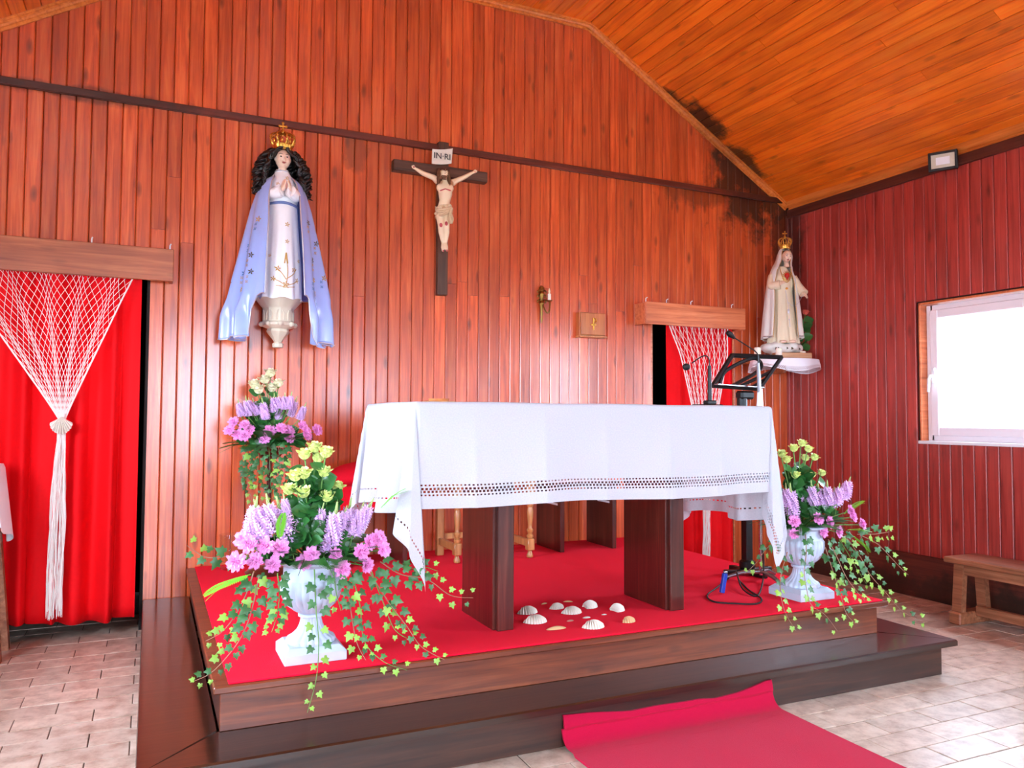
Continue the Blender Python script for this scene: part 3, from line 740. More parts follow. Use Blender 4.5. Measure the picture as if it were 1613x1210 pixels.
ch = thing('turned_leg_chair', 'light oak chair with turned front legs behind the altar', 'chair', (1.99, 4.73, ZC))
TL = [(.0, .0), (.012, .0), (.018, .01), (.02, .022), (.016, .034), (.013, .04)]
def turned(x, y):
    z0 = ZC; m = MB()
    m.lathe([(.008, 0), (.019, .006), (.021, .02), (.015, .034), (.012, .044), (.018, .05)], 14, (x, y, z0)); part_ = m
    m.box(x-.024, x+.024, y-.024, y+.024, z0+.05, z0+.125, .005)
    pr = [(.016, .125), (.022, .135), (.022, .145), (.013, .155), (.02, .168), (.022, .18), (.013, .192), (.014, .21), (.019, .26), (.021, .3), (.016, .325), (.022, .335), (.022, .345), (.014, .355), (.02, .37), (.014, .385), (.016, .41)]
    m.lathe(pr, 14, (x, y, z0)); m.box(x-.024, x+.024, y-.024, y+.024, z0+.41, z0+.47, .004); return m
for x in (1.735, 2.235): sub(ch, 'front_leg', turned(x, 4.60), M['oak'], 40)
for x in (1.735, 2.235): sub(ch, 'back_leg', MB().box(x-.024, x+.024, 4.90, 4.945, ZC, 1.22, .004), M['oak'], 0)
for x in (1.735, 2.235): sub(ch, 'stretcher', MB().box(x-.014, x+.014, 4.62, 4.91, ZC+.07, ZC+.115, .004), M['oak'], 0)
sub(ch, 'stretcher', MB().box(1.755, 2.215, 4.915, 4.935, ZC+.1, ZC+.14, .004), M['oak'], 0)
sub(ch, 'seat', MB().box(1.71, 2.26, 4.57, 4.95, ZC+.47, ZC+.5, .006), M['oak'], 0)
sub(ch, 'backrest', MB().box(1.76, 2.21, 4.905, 4.93, 1.0, 1.2, .006), M['oak'], 0)

# ================================================================== lectern stand, floor microphone, cables
LPY = 3.63
lec = thing('lectern_stand', 'black metal lectern stand with an open frame desk behind the altar', 'lectern', (3.166, LPY, ZC))
Q = lambda px, py, Y=LPY: at(px, py, Y=Y)
m = MB(); base = Vector((3.166, LPY, ZC))
m.box(3.166-.16, 3.166+.17, LPY-.02, LPY+.02, ZC+.002, ZC+.035, .004); m.box(3.166-.02, 3.166+.02, LPY-.15, LPY+.14, ZC+.002, ZC+.03, .004)
sub(lec, 'base', m, M['black'], 0)
sub(lec, 'collar', MB().lathe([(.035, .03), (.045, .04), (.045, .075), (.03, .085)], 16, (3.166, LPY, ZC)), M['black'])
sub(lec, 'pole', MB().box(3.166-.024, 3.166+.024, LPY-.024, LPY+.024, ZC+.07, Q(1172, 640).z, .004), M['black'], 0)
hd = Q(1173, 624); sub(lec, 'desk_joint', MB().box(hd.x-.05, hd.x+.05, LPY-.035, LPY+.03, hd.z-.02, hd.z+.03, .012).tube([(hd.x-.02, LPY, hd.z-.08), (hd.x-.02, LPY, hd.z)], .03, 14), M['black'], 0)
TB, BB = LPY+.05, LPY-.07                       # the desk leans: its top edge stands further back
tl, tr2 = Q(1153, 560, TB), Q(1231, 563, TB); bl, br = Q(1123, 608, BB), Q(1196, 613, BB)
m = MB().tube([tl, tr2], .015, 6).tube([tr2, br], .013, 6).tube([br, bl], .013, 6).tube([bl, tl], .015, 6)
sub(lec, 'desk_frame', m, M['black'], 0)
c1 = [bl.lerp(br, .13), bl.lerp(br, .16).lerp(tl.lerp(tr2, .0), .5), bl.lerp(br, .5).lerp(tl.lerp(tr2, .45), .93), bl.lerp(br, .72).lerp(tl.lerp(tr2, .74), .6), bl.lerp(br, .36)]
m = MB().tube(spline(c1, 28), .011, 6); m.tube([tr2.lerp(br, .45), bl.lerp(br, .52)], .010, 6); m.tube([br.lerp(tr2, .35), bl.lerp(br, .78)], .007, 6)
sub(lec, 'desk_ornament', m, M['black'], 50)
lg = MB(); d_ = (br-bl).normalized(); M4 = Matrix.Translation(bl.lerp(br, .5)) @ d_.to_track_quat('X', 'Z').to_matrix().to_4x4(); hw = (br-bl).length/2
lg.box(-hw, hw, -.045, .005, .004, .012, .002, M4); sub(lec, 'book_ledge', lg, M['greym'], 0)

MY = 3.46
ms_ = thing('microphone_stand', 'chrome floor microphone stand with gooseneck rising behind the altar', 'microphone stand', (3.115, MY, ZC))
mp = Vector((3.115, MY, ZC)); m = MB()
for a in (25, 145, 265): m.tube([mp+Vector((0, 0, .05)), mp+Vector((cos(radians(a))*.1, sin(radians(a))*.1, .04)), mp+Vector((cos(radians(a))*.19, sin(radians(a))*.19, .009))], [.013, .012, .009], 8)
sub(ms_, 'tripod_base', m, M['greym'], 50)
zt = at(1197, 618, Y=MY).z
sub(ms_, 'pole', MB().tube([mp+Vector((0, 0, .03)), Vector((mp.x, MY, zt-.03))], .0105, 12), M['chrome'])
R_ = lambda px, py: at(px, py, Y=MY)
sub(ms_, 'clamp', MB().tube([R_(1197, 642), R_(1197, 612)], [.02, .014], 12), M['white'])
sub(ms_, 'gooseneck_holder', MB().tube([R_(1196, 618), R_(1195, 590), R_(1194, 572)], [.012, .011, .008], 10), M['greym'])
sub(ms_, 'gooseneck', MB().tube(spline([R_(1194, 574), R_(1194, 560), R_(1189, 553), R_(1180, 547), R_(1155, 531)], 24), .0035, 8), M['black'], 60)
h = R_(1150, 527); sub(ms_, 'microphone_head', MB().tube([h+Vector((-.018, 0, .012)), h, h+Vector((.03, 0, -.018))], [.013, .017, .008], 12), M['blackpl'], 60)

def cable(P, lab, r=.0042, mat='blackpl', name='cable'):
    pts = spline([Vector((p.x, p.y, max(p.z, ZC+.005))) for p in P], 60); return tag(MB().tube(pts, r, 7).build(name, M[mat], None, 80), lab, 'cable')
F_ = lambda px, py, z=ZC+.005: at(px, py, Z=z)
cable([F_(1155, 905), F_(1130, 925), F_(1114, 938), F_(1125, 948), F_(1160, 951), F_(1192, 951), F_(1199, 943), F_(1180, 930), F_(1165, 915)], 'black cable looped on the carpet beside the lectern base')
cable([at(1160, 900, Y=3.55), at(1168, 925, Z=ZC+.02), F_(1185, 938), F_(1196, 935), at(1203, 905, Y=3.42), at(1202, 860, Y=3.44)], 'black cable running up beside the microphone stand pole')
p = F_(1137, 934); bt = thing('cable_tie_box', 'small blue plastic cable connector standing by the looped cable', 'connector', p)
part(bt, 'body', MB().box(-.012, .012, -.01, .01, 0, .1, .003, Matrix.Rotation(.22, 4, 'Y')), M['blue'], 0); part(bt, 'end_cap', MB().box(-.01, .01, -.009, .009, .1, .112, .003, Matrix.Rotation(.22, 4, 'Y')), M['greym'], 0)

# ================================================================== bench, side stand, flood lamp
bn = thing('wooden_bench', 'plain low wooden bench standing along the right wall', 'bench', (4.62, 2.4, 0))
z1 = at(1487, 876, X=4.50).z; yb = at(1487, 876, X=4.50).y
sub(bn, 'seat', MB().box(4.49, 4.79, 1.0, yb, z1-.035, z1, .006), M['bench'], 0)
sub(bn, 'apron', MB().box(4.535, 4.555, 1.1, yb-.1, z1-.1, z1-.035, .003), M['bench'], 0)
for y in (yb-.075, 1.2):
    for (xt, xb) in ((4.55, 4.52), (4.73, 4.76)):
        sub(bn, 'leg', MB().prism([(xb-.022, y-.03, .04), (xb+.022, y-.03, .04), (xb+.022, y+.03, .04), (xb-.022, y+.03, .04)], [(xt-.022, y-.03, z1-.035), (xt+.022, y-.03, z1-.035), (xt+.022, y+.03, z1-.035), (xt-.022, y+.03, z1-.035)]), M['bench'], 0)
    sub(bn, 'foot', MB().box(4.48, 4.80, y-.04, y+.04, 0, .075, .008), M['bench'], 0)
sub(bn, 'stretcher', MB().box(4.62, 4.66, 1.24, yb-.115, .05, .11, .004), M['bench'], 0)

p = at(8, 1038, Z=0); st = thing('side_stand', 'weathered splay-legged wooden stand at the left edge', 'stand', (p.x-.255, p.y+.06, 0))
def leg4(x0, y0, x1, y1, zt_, w=.028):
    return MB().prism([(x0-w, y0-w, 0), (x0+w, y0-w, 0), (x0+w, y0+w, 0), (x0-w, y0+w, 0)], [(x1-w, y1-w, zt_), (x1+w, y1-w, zt_), (x1+w, y1+w, zt_), (x1-w, y1+w, zt_)])
for sx in (-1, 1):
    for sy in (-1, 1): part(st, 'leg', leg4(sx*.22, sy*.13, sx*.14, sy*.10, .95), M['bench'], 0)
part(st, 'top', MB().box(-.19, .19, -.17, .17, .95, .98, .005), M['bench'], 0); part(st, 'rail', MB().box(-.2, .2, -.012, .012, .2, .24, .003), M['bench'], 0)
Tp = st.location
def scl(u, v):
    a = 2*pi*u; cx, sx = cos(a), sin(a); k = lambda t_: (abs(t_)**.35)*(1 if t_ >= 0 else -1)
    if v < .3: r = v/.3; return (.205*k(cx)*r, .185*k(sx)*r, .986)
    q = (v-.3)/.7; return ((.205+.035*q*(1+.35*sin(8*a)))*k(cx), (.185+.03*q*(1+.4*sin(8*a)))*k(sx), .986-q*(.36+.06*sin(3*a)))
o = MB().grid(scl, 96, 24, True).build('stand_cloth', M['linen2'] if 'linen2' in M else M['dress'], None, 60); o.location = Tp
tag(o, 'white cloth hanging over the stand at the left edge', 'cloth')

fl = thing('flood_lamp', 'small black flood lamp fixed under the cornice on the right wall', 'lamp', (W, 3.585, 3.0))
Mf = Matrix.Translation((-.09, 0, 0)) @ Matrix.Scale(.84, 4) @ Matrix.Rotation(radians(30), 4, 'Z') @ Matrix.Rotation(radians(-8), 4, 'Y')
part(fl, 'housing', MB().box(-.005, .045, -.105, .105, -.075, .075, .006, Mf), M['black'], 0)
m = MB()
for (y0, y1, z0, z1_) in ((-.105, -.085, -.075, .075), (.085, .105, -.075, .075), (-.085, .085, .055, .075), (-.085, .085, -.075, -.055)): m.box(-.016, -.004, y0, y1, z0, z1_, .002, Mf)
part(fl, 'bezel', m, M['black'], 0)
m = MB(); m.box(-.0075, -.006, -.085, .085, -.055, .055, 0, Mf); part(fl, 'reflector', m, M['lamp'], 0)
part(fl, 'led_panel', MB().box(-.011, -.0077, -.05, .05, -.03, .03, 0, Mf), M['white'], 0)
part(fl, 'bracket', MB().box(-.06, -.0, -.02, .02, -.012, .012, .002).box(-.012, 0, -.05, .05, -.04, .04, .003), M['black'], 0)

# ================================================================== pelmets, curtains, nets
def pelmet(name, label, x0, x1, z0, z1, y0, mat, hooks):
    r = thing(name, label, 'pelmet', ((x0+x1)/2, D, z0))
    sub(r, 'front_board', MB().box(x0, x1, y0, y0+.02, z0, z1, .003), mat, 0)
    for xx in (x0, x1-.02): sub(r, 'end_board', MB().box(xx, xx+.02, y0+.02, D, z0+.003, z1-.003, .002), mat, 0)
    sub(r, 'top_board', MB().box(x0+.02, x1-.02, y0+.02, D, z1-.022, z1-.004, .002), mat, 0)
    for xx in hooks: sub(r, 'hook', MB().tube([(xx, y0+.05, z1-.002), (xx, y0+.05, z1+.03), (xx+.004, y0+.035, z1+.036)], .004, 6), M['white'])
    return r
YP = 5.0
a, b = at(274, 393, Y=YP), at(274, 443.6, Y=YP)
pelmet('curtain_pelmet', 'long brown wooden pelmet over the wide red curtain on the left', -1.32, a.x, b.z, a.z, YP, M['pelmet'], (-.33, a.x-.02))
a2, b2 = at(1018, 474.4, Y=4.96), at(1174.6, 520, Y=4.96)
pelmet('curtain_pelmet', 'short orange-brown wooden pelmet over the narrow red curtain on the right', a2.x, b2.x, b2.z, a2.z, 4.96, M['lightpelmet'], (a2.x+.03, a2.x+.22, a2.x+.45, b2.x-.1))
def curtain(label, top, bot, z0, z1, y, nf, seed, amp=.038):
    """top/bot = (x0,x1)"""
    r_ = random.Random(seed); ph = [r_.uniform(0, 6) for _ in range(4)]
    def fn(u, v):
        x0 = top[0]+(bot[0]-top[0])*v; x1 = top[1]+(bot[1]-top[1])*v; w_ = u+.012*sin(nf*2*pi*u+ph[0])*(.4+v)
        am = amp*(.55+.5*v)
        yy = y-am*(sin(nf*2*pi*u+ph[0])+.5*sin(nf*3.3*pi*u+ph[1]+v)+.3*sin(nf*5*u+ph[2]+2*v))
        return (x0+(x1-x0)*w_, yy, z1+(z0-z1)*v+.012*sin(9*u+ph[3])*v)
    o = MB().grid(fn, 200, 30).build('curtain', M['redfab'], None, 180); so = o.modifiers.new('thick', 'SOLIDIFY'); so.thickness = .003
    return tag(o, label, 'curtain')
zc0 = at(207, 972, Y=5.06).z
curtain('tall bright red curtain filling the wide doorway on the left', (-1.24, at(222, 445, Y=5.06).x), (-1.22, at(206, 972, Y=5.06).x), zc0, b.z+.08, 5.075, 8, 3)
curtain('narrow red curtain hanging in the doorway on the right', (at(1051, 515, Y=5.06).x, at(1155, 520, Y=5.06).x), (at(1055, 515, Y=5.06).x, at(1153, 520, Y=5.06).x), .05, b2.z+.08, 5.06, 5, 5, .022)

def net(label, x0, x1, zt_, tie, y, tail_z, tail_w, nx, nz, seed, bunch, shell):
    r_ = random.Random(seed); root = thing('fishing_net', label, 'net', (tie[0], y, tail_z))
    def P(i, j):                                        # i 0..nx across, j 0..nz down
        u, v = i/nx, j/nz; w_ = (1-v)**1.05; xt = x0+(x1-x0)*u
        bb = .5+.5*sin(u*bunch*2*pi+1)                   # gathered folds
        uu = u+.028*sin(u*bunch*2*pi)*(.4+v)
        x = tie[0]+(x0+(x1-x0)*uu-tie[0])*w_+(u-.5)*.03*v
        z = zt_+(tie[1]-zt_)*(v**(.96))-.02*sin(pi*u)*(1-v)
        return Vector((x, y-.012*sin(u*bunch*2*pi)*(1-v*.8)-.06*sst(0, .25, v), z))
    m = MB()
    for j in range(nz):
        for i in range(nx+1):
            if (i+j) % 2: continue
            p = P(i, j)
            for di in (-1, 1):
                if 0 <= i+di <= nx:
                    q = P(i+di, j+1); dd = (q-p); e = Vector((dd.z, 0, -dd.x)).normalized()*.0013; h_ = Vector((0, .0013, 0))
                    m.add([p-e, p+e, p-h_, q-e, q+e, q-h_], [(0, 1, 4, 3), (1, 2, 5, 4), (2, 0, 3, 5)])
    sub(root, 'mesh', m, M['thread'], 0)
    for i in (0, nx): sub(root, 'edge_cord', MB().tube([P(i, j) for j in range(nz+1)], .0045, 6), M['thread'])
    sub(root, 'top_cord', MB().tube([P(i, 0) for i in range(nx+1)], .003, 5), M['thread'])
    T = Vector((tie[0], y-.065, tie[1])); m = MB()
    for k in range(46):
        ox, oy = r_.uniform(-1, 1), r_.uniform(-1, 1); ph = r_.uniform(0, 6); n_ = 14; pts = []
        zl = tail_z+r_.uniform(0, .06)
        for q in range(n_+1):
            v = q/n_; wd = tail_w*(.35+.65*min(1, v*2.2))
            pts.append((T.x-.012*v+ox*wd+.004*sin(v*14+ph), T.y+oy*.012, T.z+(zl-T.z)*v))
        m.tube(pts, .0016, 4, False)
    sub(root, 'tail_threads', m, M['thread'], 0)
    sub(root, 'binding', MB().tube([T+Vector((0, 0, .03)), T, T-Vector((0, 0, .05))], [.02, .017, .022], 12), M['thread'])
    if shell:
        o = link('tie_shell', SH, root); o.matrix_local = Matrix.Translation((.0, -.09, T.z-tail_z-.035)) @ Matrix.Rotation(radians(80), 4, 'X') @ Matrix.Scale(.062, 4)
    return root
tl_ = at(98, 660, Y=5.0)
net('white fishing net gathered over the wide red curtain, tied with a shell', -1.02, at(216, 445, Y=5.0).x, at(100, 425, Y=5.0).z+.05, (tl_.x, tl_.z), 5.045, at(90, 975, Y=5.0).z, .038, 56, 26, 4, 5, True)
tr_ = at(1108, 735, Y=5.0)
net('white fishing net gathered over the narrow red curtain on the right', at(1056, 515, Y=4.99).x, at(1151, 520, Y=4.99).x, at(1100, 514, Y=4.99).z+.04, (tr_.x, tr_.z), 5.02, .1, .03, 66, 24, 9, 9, False)

# ================================================================== painted figures: shared pieces
def head_parts(root, c, s, skin, look=(0, 0), eyecol='eye', voxel=None, neck=True, tilt=None):
    """head of height 2s centred at c, facing -y; look = (yaw,pitch), tilt = roll"""
    R = Matrix.Rotation(look[0], 3, 'Z') @ Matrix.Rotation(look[1], 3, 'X') @ Matrix.Rotation(tilt or 0, 3, 'Y')
    c = Vector(c); W_ = lambda x, y, z: c + R @ Vector((x*s, y*s, z*s)); m = MB()
    m.ball(c, (.72*s, .86*s, .92*s), 20, 14, R); m.ball(W_(0, -.28, -.38), (.5*s, .5*s, .58*s), 16, 10, R)
    m.ball(W_(0, -.6, -.78), (.2*s, .18*s, .16*s), 10, 8, R)
    m.tube([W_(0, -.78, .12), W_(0, -.92, -.12), W_(0, -.98, -.24)], [.07*s, .09*s, .13*s], 8); m.ball(W_(0, -.88, -.27), (.15*s, .12*s, .08*s), 8, 6, R)
    for k in (-1, 1):
        m.ball(W_(k*.34, -.58, -.22), (.24*s, .2*s, .24*s), 10, 8, R); m.tube([W_(k*.12, -.82, .2), W_(k*.3, -.8, .24), W_(k*.46, -.66, .18)], .075*s, 6)
        m.ball(W_(k*.7, .05, -.02), (.1*s, .18*s, .24*s), 8, 6, R)
    m.ball(W_(0, -.78, -.5), (.2*s, .1*s, .1*s), 10, 6, R)
    if neck: m.tube([W_(0, .1, -.5), c+Vector((0, .1*s, -1.15*s)), c+Vector((0, .12*s, -1.7*s))], [.42*s, .38*s, .5*s], 14)
    hd_ = fuse(m, voxel or s*.07, 'head', skin, root)
    for k in (-1, 1):
        e = MB().ball(W_(k*.29, -.775, .06), (.125*s, .05*s, .05*s), 10, 6, R); eo = e.build('eye', M['white'], hd_, 60)
        MB().ball(W_(k*.29, -.815, .055), (.09*s, .045*s, .07*s), 8, 6, R).build('iris', M[eyecol], hd_, 60)
        MB().tube([W_(k*.13, -.84, .27), W_(k*.3, -.82, .33), W_(k*.48, -.68, .27)], [.02*s, .03*s, .012*s], 6).build('eyebrow', M['brow'], hd_, 60)
    MB().tube([W_(-.2, -.84, -.5), W_(-.08, -.885, -.475), W_(0, -.885, -.49), W_(.08, -.885, -.475), W_(.2, -.84, -.5)], [.015*s, .045*s, .05*s, .045*s, .015*s], 6).tube([W_(-.15, -.84, -.54), W_(0, -.88, -.57), W_(.15, -.84, -.54)], [.015*s, .05*s, .015*s], 6).build('lips', M['lips'], hd_, 60)
    return hd_
def hand(mb, wrist, d, up, s, curl=.2, spread=.12, side=1):
    """five-fingered hand: wrist point, finger direction d, back-of-hand direction up"""
    d = Vector(d).normalized(); up = Vector(up); up = (up-d*up.dot(d)).normalized(); sd = d.cross(up)*side; w0 = Vector(wrist)
    P = lambda a, b, c_: w0+(d*a+sd*b+up*c_)*s
    mb.tube([P(-.1, 0, 0), P(.25, 0, 0)], [.19*s, .22*s], 8)
    for b_ in (-.24, -.08, .08, .24): mb.tube([P(.1, b_*.8, 0), P(.55, b_, .02)], [.15*s, .14*s], 6)
    for b_, ln_ in ((-.26, .62), (-.09, .78), (.09, .74), (.25, .56)):
        a = .52; bb = b_*(1+spread)
        mb.tube([P(a, b_, .02), P(a+ln_*.45, bb, .02-curl*.15), P(a+ln_*.78, bb*1.05, -curl*.5), P(a+ln_, bb*1.06, -curl*.95)], [.1*s, .095*s, .085*s, .06*s], 6)
    mb.tube([P(.12, -.2, 0), P(.4, -.46, -.05), P(.62, -.52, -.1), P(.8, -.5, -.16)], [.13*s, .115*s, .1*s, .07*s], 6)
def crown(root, c, r, h, mat):
    c = Vector(c); k = thing_part = link('crown', None, root); k.location = c
    part(k, 'band', MB().lathe([(r*.72, 0), (r*.78, .0), (r*.8, h*.04), (r*.74, h*.07), (r*.78, h*.16), (r*.86, h*.2), (r*.82, h*.22), (r*.7, h*.2), (r*.68, h*.02)], 32, (0, 0, 0), lambda a, i: 1+.03*cos(16*a)), mat)
    m = MB()
    for i in range(8):
        a = 2*pi*i/8+.2; U = Vector((cos(a), sin(a), 0))
        pts = spline([U*r*.8+Vector((0, 0, h*.18)), U*r*1.0+Vector((0, 0, h*.36)), U*r*.95+Vector((0, 0, h*.52)), U*r*.5+Vector((0, 0, h*.62)), U*r*.12+Vector((0, 0, h*.6))], 14)
        m.tube(pts, [r*.075]*len(pts), 6)
        for q in range(2, 12, 2): m.ball(pts[q]+U*r*.05, r*.075, 6, 4)
        U2 = Vector((cos(a+pi/8), sin(a+pi/8), 0)); m.ball(U2*r*.88+Vector((0, 0, h*.3)), (r*.12, r*.12, r*.2), 6, 5); m.ball(U2*r*.9+Vector((0, 0, h*.42)), r*.08, 6, 4)
    part(k, 'arches', m, mat, 60)
    m = MB().ball((0, 0, h*.67), r*.22, 12, 8); part(k, 'orb', m, mat, 60)
    m = MB().tube([(0, 0, h*.74), (0, 0, h*.98)], r*.08, 6).tube([(-r*.24, 0, h*.88), (r*.24, 0, h*.88)], r*.075, 6)
    for p in ((0, 0, h*.99), (-r*.27, 0, h*.88), (r*.27, 0, h*.88)): m.ball(p, r*.12, 8, 6)
    part(k, 'cross', m, mat, 60); return k
def motif(mb, c, nrm, s, n=5):
    """small embroidered flower of flat raised petals"""
    nrm = Vector(nrm).normalized(); u = nrm.orthogonal().normalized(); v = nrm.cross(u); c = Vector(c)+nrm*.0015
    for i in range(n):
        a = 2*pi*i/n; d = u*cos(a)+v*sin(a); e = u*-sin(a)+v*cos(a)
        mb.add([c, c+d*s*.55+e*s*.2, c+d*s, c+d*s*.55-e*s*.2, c+d*s*.5+nrm*.003], [(0, 1, 4), (1, 2, 4), (2, 3, 4), (3, 0, 4)])

# ================================================================== statue with the blue mantle, on its corbel
SY = 4.93
o0 = at(441, 468, Y=SY)
cor = thing('plaster_corbel', 'ornate cream plaster corbel under the blue-mantled statue', 'corbel', (o0.x-.002, D, at(436, 549, Y=5.0).z))
zt_ = o0.z-.012-cor.location.z
pr = [(.012, 0), (.03, .004), (.032, .025), (.022, .035), (.03, .05), (.058, .085), (.066, .1), (.06, .115), (.085, .125), (.098, .135), (.098, .15), (.088, .16), (.088, .235), (.094, .245), (.1, .25), (.128, .285), (.14, .295), (.14, zt_)]
def octm(a, i): return 1.0/cos((a % (pi/4))-pi/8)*.97
m = MB(); vs = MB().lathe(pr, 32, (0, 0, 0), octm)
vs.v = [(x, max(min(y-.15, -.003), -.32), z) for x, y, z in vs.v]; part(cor, 'body', vs, M['plaster'], 35)
for i in range(5):
    a = -pi/2+(i-2)*pi/4; U = Vector((cos(a), sin(a), 0)); c_ = Vector((0, -.15, .2))+U*.086
    m = MB(); e = Vector((-U.y, U.x, 0))
    m.tube([c_-e*.02+Vector((0, 0, -.035)), c_-e*.02+Vector((0, 0, .005)), c_-e*.012+Vector((0, 0, .022)), c_+Vector((0, 0, .03)), c_+e*.012+Vector((0, 0, .022)), c_+e*.02+Vector((0, 0, .005)), c_+e*.02+Vector((0, 0, -.035))], .005, 6)
    part(cor, 'niche', m, M['plaster'], 60)
    part(cor, 'boss', MB().ball(Vector((0, -.15, .142))+U*.098, (.018, .018, .016), 10, 8), M['plaster'], 60)
mary = thing('robed_statue', 'statue with long black hair, white dress, blue satin mantle and gold crown', 'statue', (o0.x, SY, o0.z-.008))
RX = [(-.02, .128), (.0, .126), (.2, .122), (.4, .105), (.54, .094), (.575, .09), (.62, .1), (.68, .1), (.72, .085), (.755, .05), (.79, .036)]
def dress(u, v):
    a = 2*pi*u; z = -.012+.80*v; rx = lerpt(RX, z); ry = rx*(.82 if z > .55 else .95); f_ = max(0, (.56-z)/.56)
    k = 1+f_*(.045*sin(9*a)+.025*sin(17*a+1))
    return (rx*k*cos(a), ry*k*sin(a)+.0, z+(.006*sin(7*a) if v < .01 else 0))
part(mary, 'dress', MB().grid(dress, 120, 40, True), M['dress'], 80)
m = MB().tube([(.093*cos(a), .08*sin(a)-.002, .566+.004*sin(3*a)) for a in [2*pi*i/40 for i in range(41)]], .0085, 8, False, ); part(mary, 'sash', m, M['sash'], 60)
m = MB().tube([(.04*cos(a), .034*sin(a), .776) for a in [2*pi*i/24 for i in range(25)]], .006, 6); part(mary, 'collar', m, M['silver'], 60)
MXL = [(-.285, .296), (-.09, .293), (.1, .262), (.29, .226), (.53, .178), (.64, .146), (.69, .125), (.72, .1), (.74, .06)]
EDGE = [(-.1, .118), (0, .112), (.2, .106), (.45, .093), (.6, .09), (.7, .07), (.73, .05)]
ZTOP = .742
def mantle(u, v):
    # u 0..1 from left front edge round the back to right front edge
    s = u*2-1; side = abs(s)
    xs = sst(.28, .5, side)*sst(.985, .80, side)         # where the long tails hang (both sides, not front edge or back)
    hem = 0.004-.262*sst(.0, .45, xs)*(1 if s < 0 else 1.08)
    hem += .012*sin(s*34)*xs
    z = ZTOP+(hem-ZTOP)*v
    rx = lerpt(MXL, z); ry = min(.15, .62*rx+.015); ed = lerpt(EDGE, z); a0 = math.asin(min(.98, ed/rx))
    a = pi+s*(pi-a0)                                      # angle from the front (-y): x = rx sin a, y = -ry cos a
    g = max(0, (.7-z))*(.15*sin(s*20+.4)+.07*sin(s*37))
    if z < 0: g += .1*sin(s*52)*min(1, -z*8)
    k = 1+g*(.9 if side > .12 else .3)
    y = -ry*1.15*cos(a)*k if cos(a) > 0 else -ry*.95*cos(a)
    return (-rx*k*sin(a)*1.0, min(y, D-SY-.012), z)
mt = part(mary, 'mantle', MB().grid(mantle, 160, 60), M['satin'], 180)
so = mt.modifiers.new('thick', 'SOLIDIFY'); so.thickness = .004
for e_ in (0.0, 1.0): MB().tube([mantle(e_, v/30) for v in range(31)], .0045, 6).build('trim', M['silver'], mt, 60)
MB().tube([mantle(u/90, 1.0) for u in range(91)], .004, 6).build('trim', M['silver'], mt, 60)
eg, eb, ed_ = MB(), MB(), MB()
def on_m(u, v):
    p = Vector(mantle(u, v)); a_ = Vector(mantle(u+.01, v))-p; b_ = Vector(mantle(u, v+.01))-p; n_ = a_.cross(b_).normalized()
    if n_.y > 0: n_ = -n_
    return p, n_
for (u, v) in ((.06, .3), (.07, .52), (.12, .42), (.14, .62), (.09, .72), (.2, .66), (.94, .28), (.93, .5), (.88, .4), (.87, .6), (.92, .7), (.82, .52), (.06, .62), (.94, .62)):
    p, n_ = on_m(u, v); mb = (eg, eb, ed_)[int(u*100+v*100) % 3]; motif(mb, p+n_*.004, n_, .021, 5)
    for dv in (.03, .06): 
        p2, n3 = on_m(u+.012, v+dv); motif(eb if mb is eg else eg, p2+n3*.004, n3, .012, 4)
for mb, k in ((eg, 'goldthread'), (eb, 'bluethread'), (ed_, 'darkthread')): mb.build('embroidery', M[k], mt, 0)['kind'] = 'stuff'
# gold embroidery on the dress
eg = MB()
def on_d(x, z):
    rx = lerpt(RX, z); f_ = max(0, (.56-z)/.56); a = -pi/2+math.asin(max(-1, min(1, x/rx))); ry = rx*(.82 if z > .55 else .95); k = 1+f_*(.045*sin(9*a)+.025*sin(17*a+1))
    n_ = Vector((cos(a)/rx, sin(a)/ry, 0)).normalized(); return Vector((rx*k*cos(a), ry*k*sin(a), z))+n_*.003, n_
for (x, z, s_) in ((.02, .435, .017), (.02, .33, .015), (-.075, .24, .012), (.09, .22, .014), (-.03, .16, .02), (.06, .16, .018), (-.055, .1, .019), (.085, .1, .018), (.015, .07, .022), (.02, .725, .014), (-.035, .68, .013), (.06, .67, .013)):
    p, n_ = on_d(x, z); motif(eg, p, n_, s_, 5)
for (x0, z0, x1, z1_) in ((.015, .06, .015, .23), (.015, .1, -.05, .17), (.015, .1, .08, .17), (.015, .06, -.06, .1), (.015, .06, .09, .1), (.0, .05, .07, .06), (.03, .05, -.04, .06)):
    eg.tube([on_d(x0+(x1-x0)*t_/6+.01*sin(t_/6*pi), z0+(z1_-z0)*t_/6)[0] for t_ in range(7)], .0022, 5)
for k in range(9):
    for s_ in (-1, 1): p, n_ = on_d(.015+s_*.008*(1-k/9), .2+k*.007); eg.ball(p, (.004, .003, .006), 6, 4)
part(mary, 'gold_embroidery', eg, M['goldthread'], 0)['kind'] = 'stuff'
hc = (0.0, -.018, .852)
head_parts(mary, hc, .064, M['skin'], (0, .05))
hm = MB(); rh = random.Random(11)
hm.ball((0, .018, .868), (.066, .066, .062), 16, 10)
for k in range(150):
    a = rh.uniform(-.15, pi+.15) if k % 3 else rh.choice([rh.uniform(-.35, .25), rh.uniform(pi-.25, pi+.35)])
    r0 = .05; ln_ = rh.uniform(.14, .29); ph = rh.uniform(0, 6); pts = []
    for q in range(25):
        t_ = q/24; zz = .918-.012*abs(cos(a))-ln_*t_; rr = r0+.03*sin(min(1, t_*2.2)*pi/2)+.05*t_*rh.uniform(.75, 1.1)
        pts.append((rr*cos(a)*1.25+.017*sin(t_*26+ph), .008+rr*sin(a)*.8-.012*t_-.012*abs(cos(a))+.016*cos(t_*26+ph), zz))
    hm.tube(pts, [.0085]*18+[.008, .008, .0075, .007, .006, .005, .003], 5)
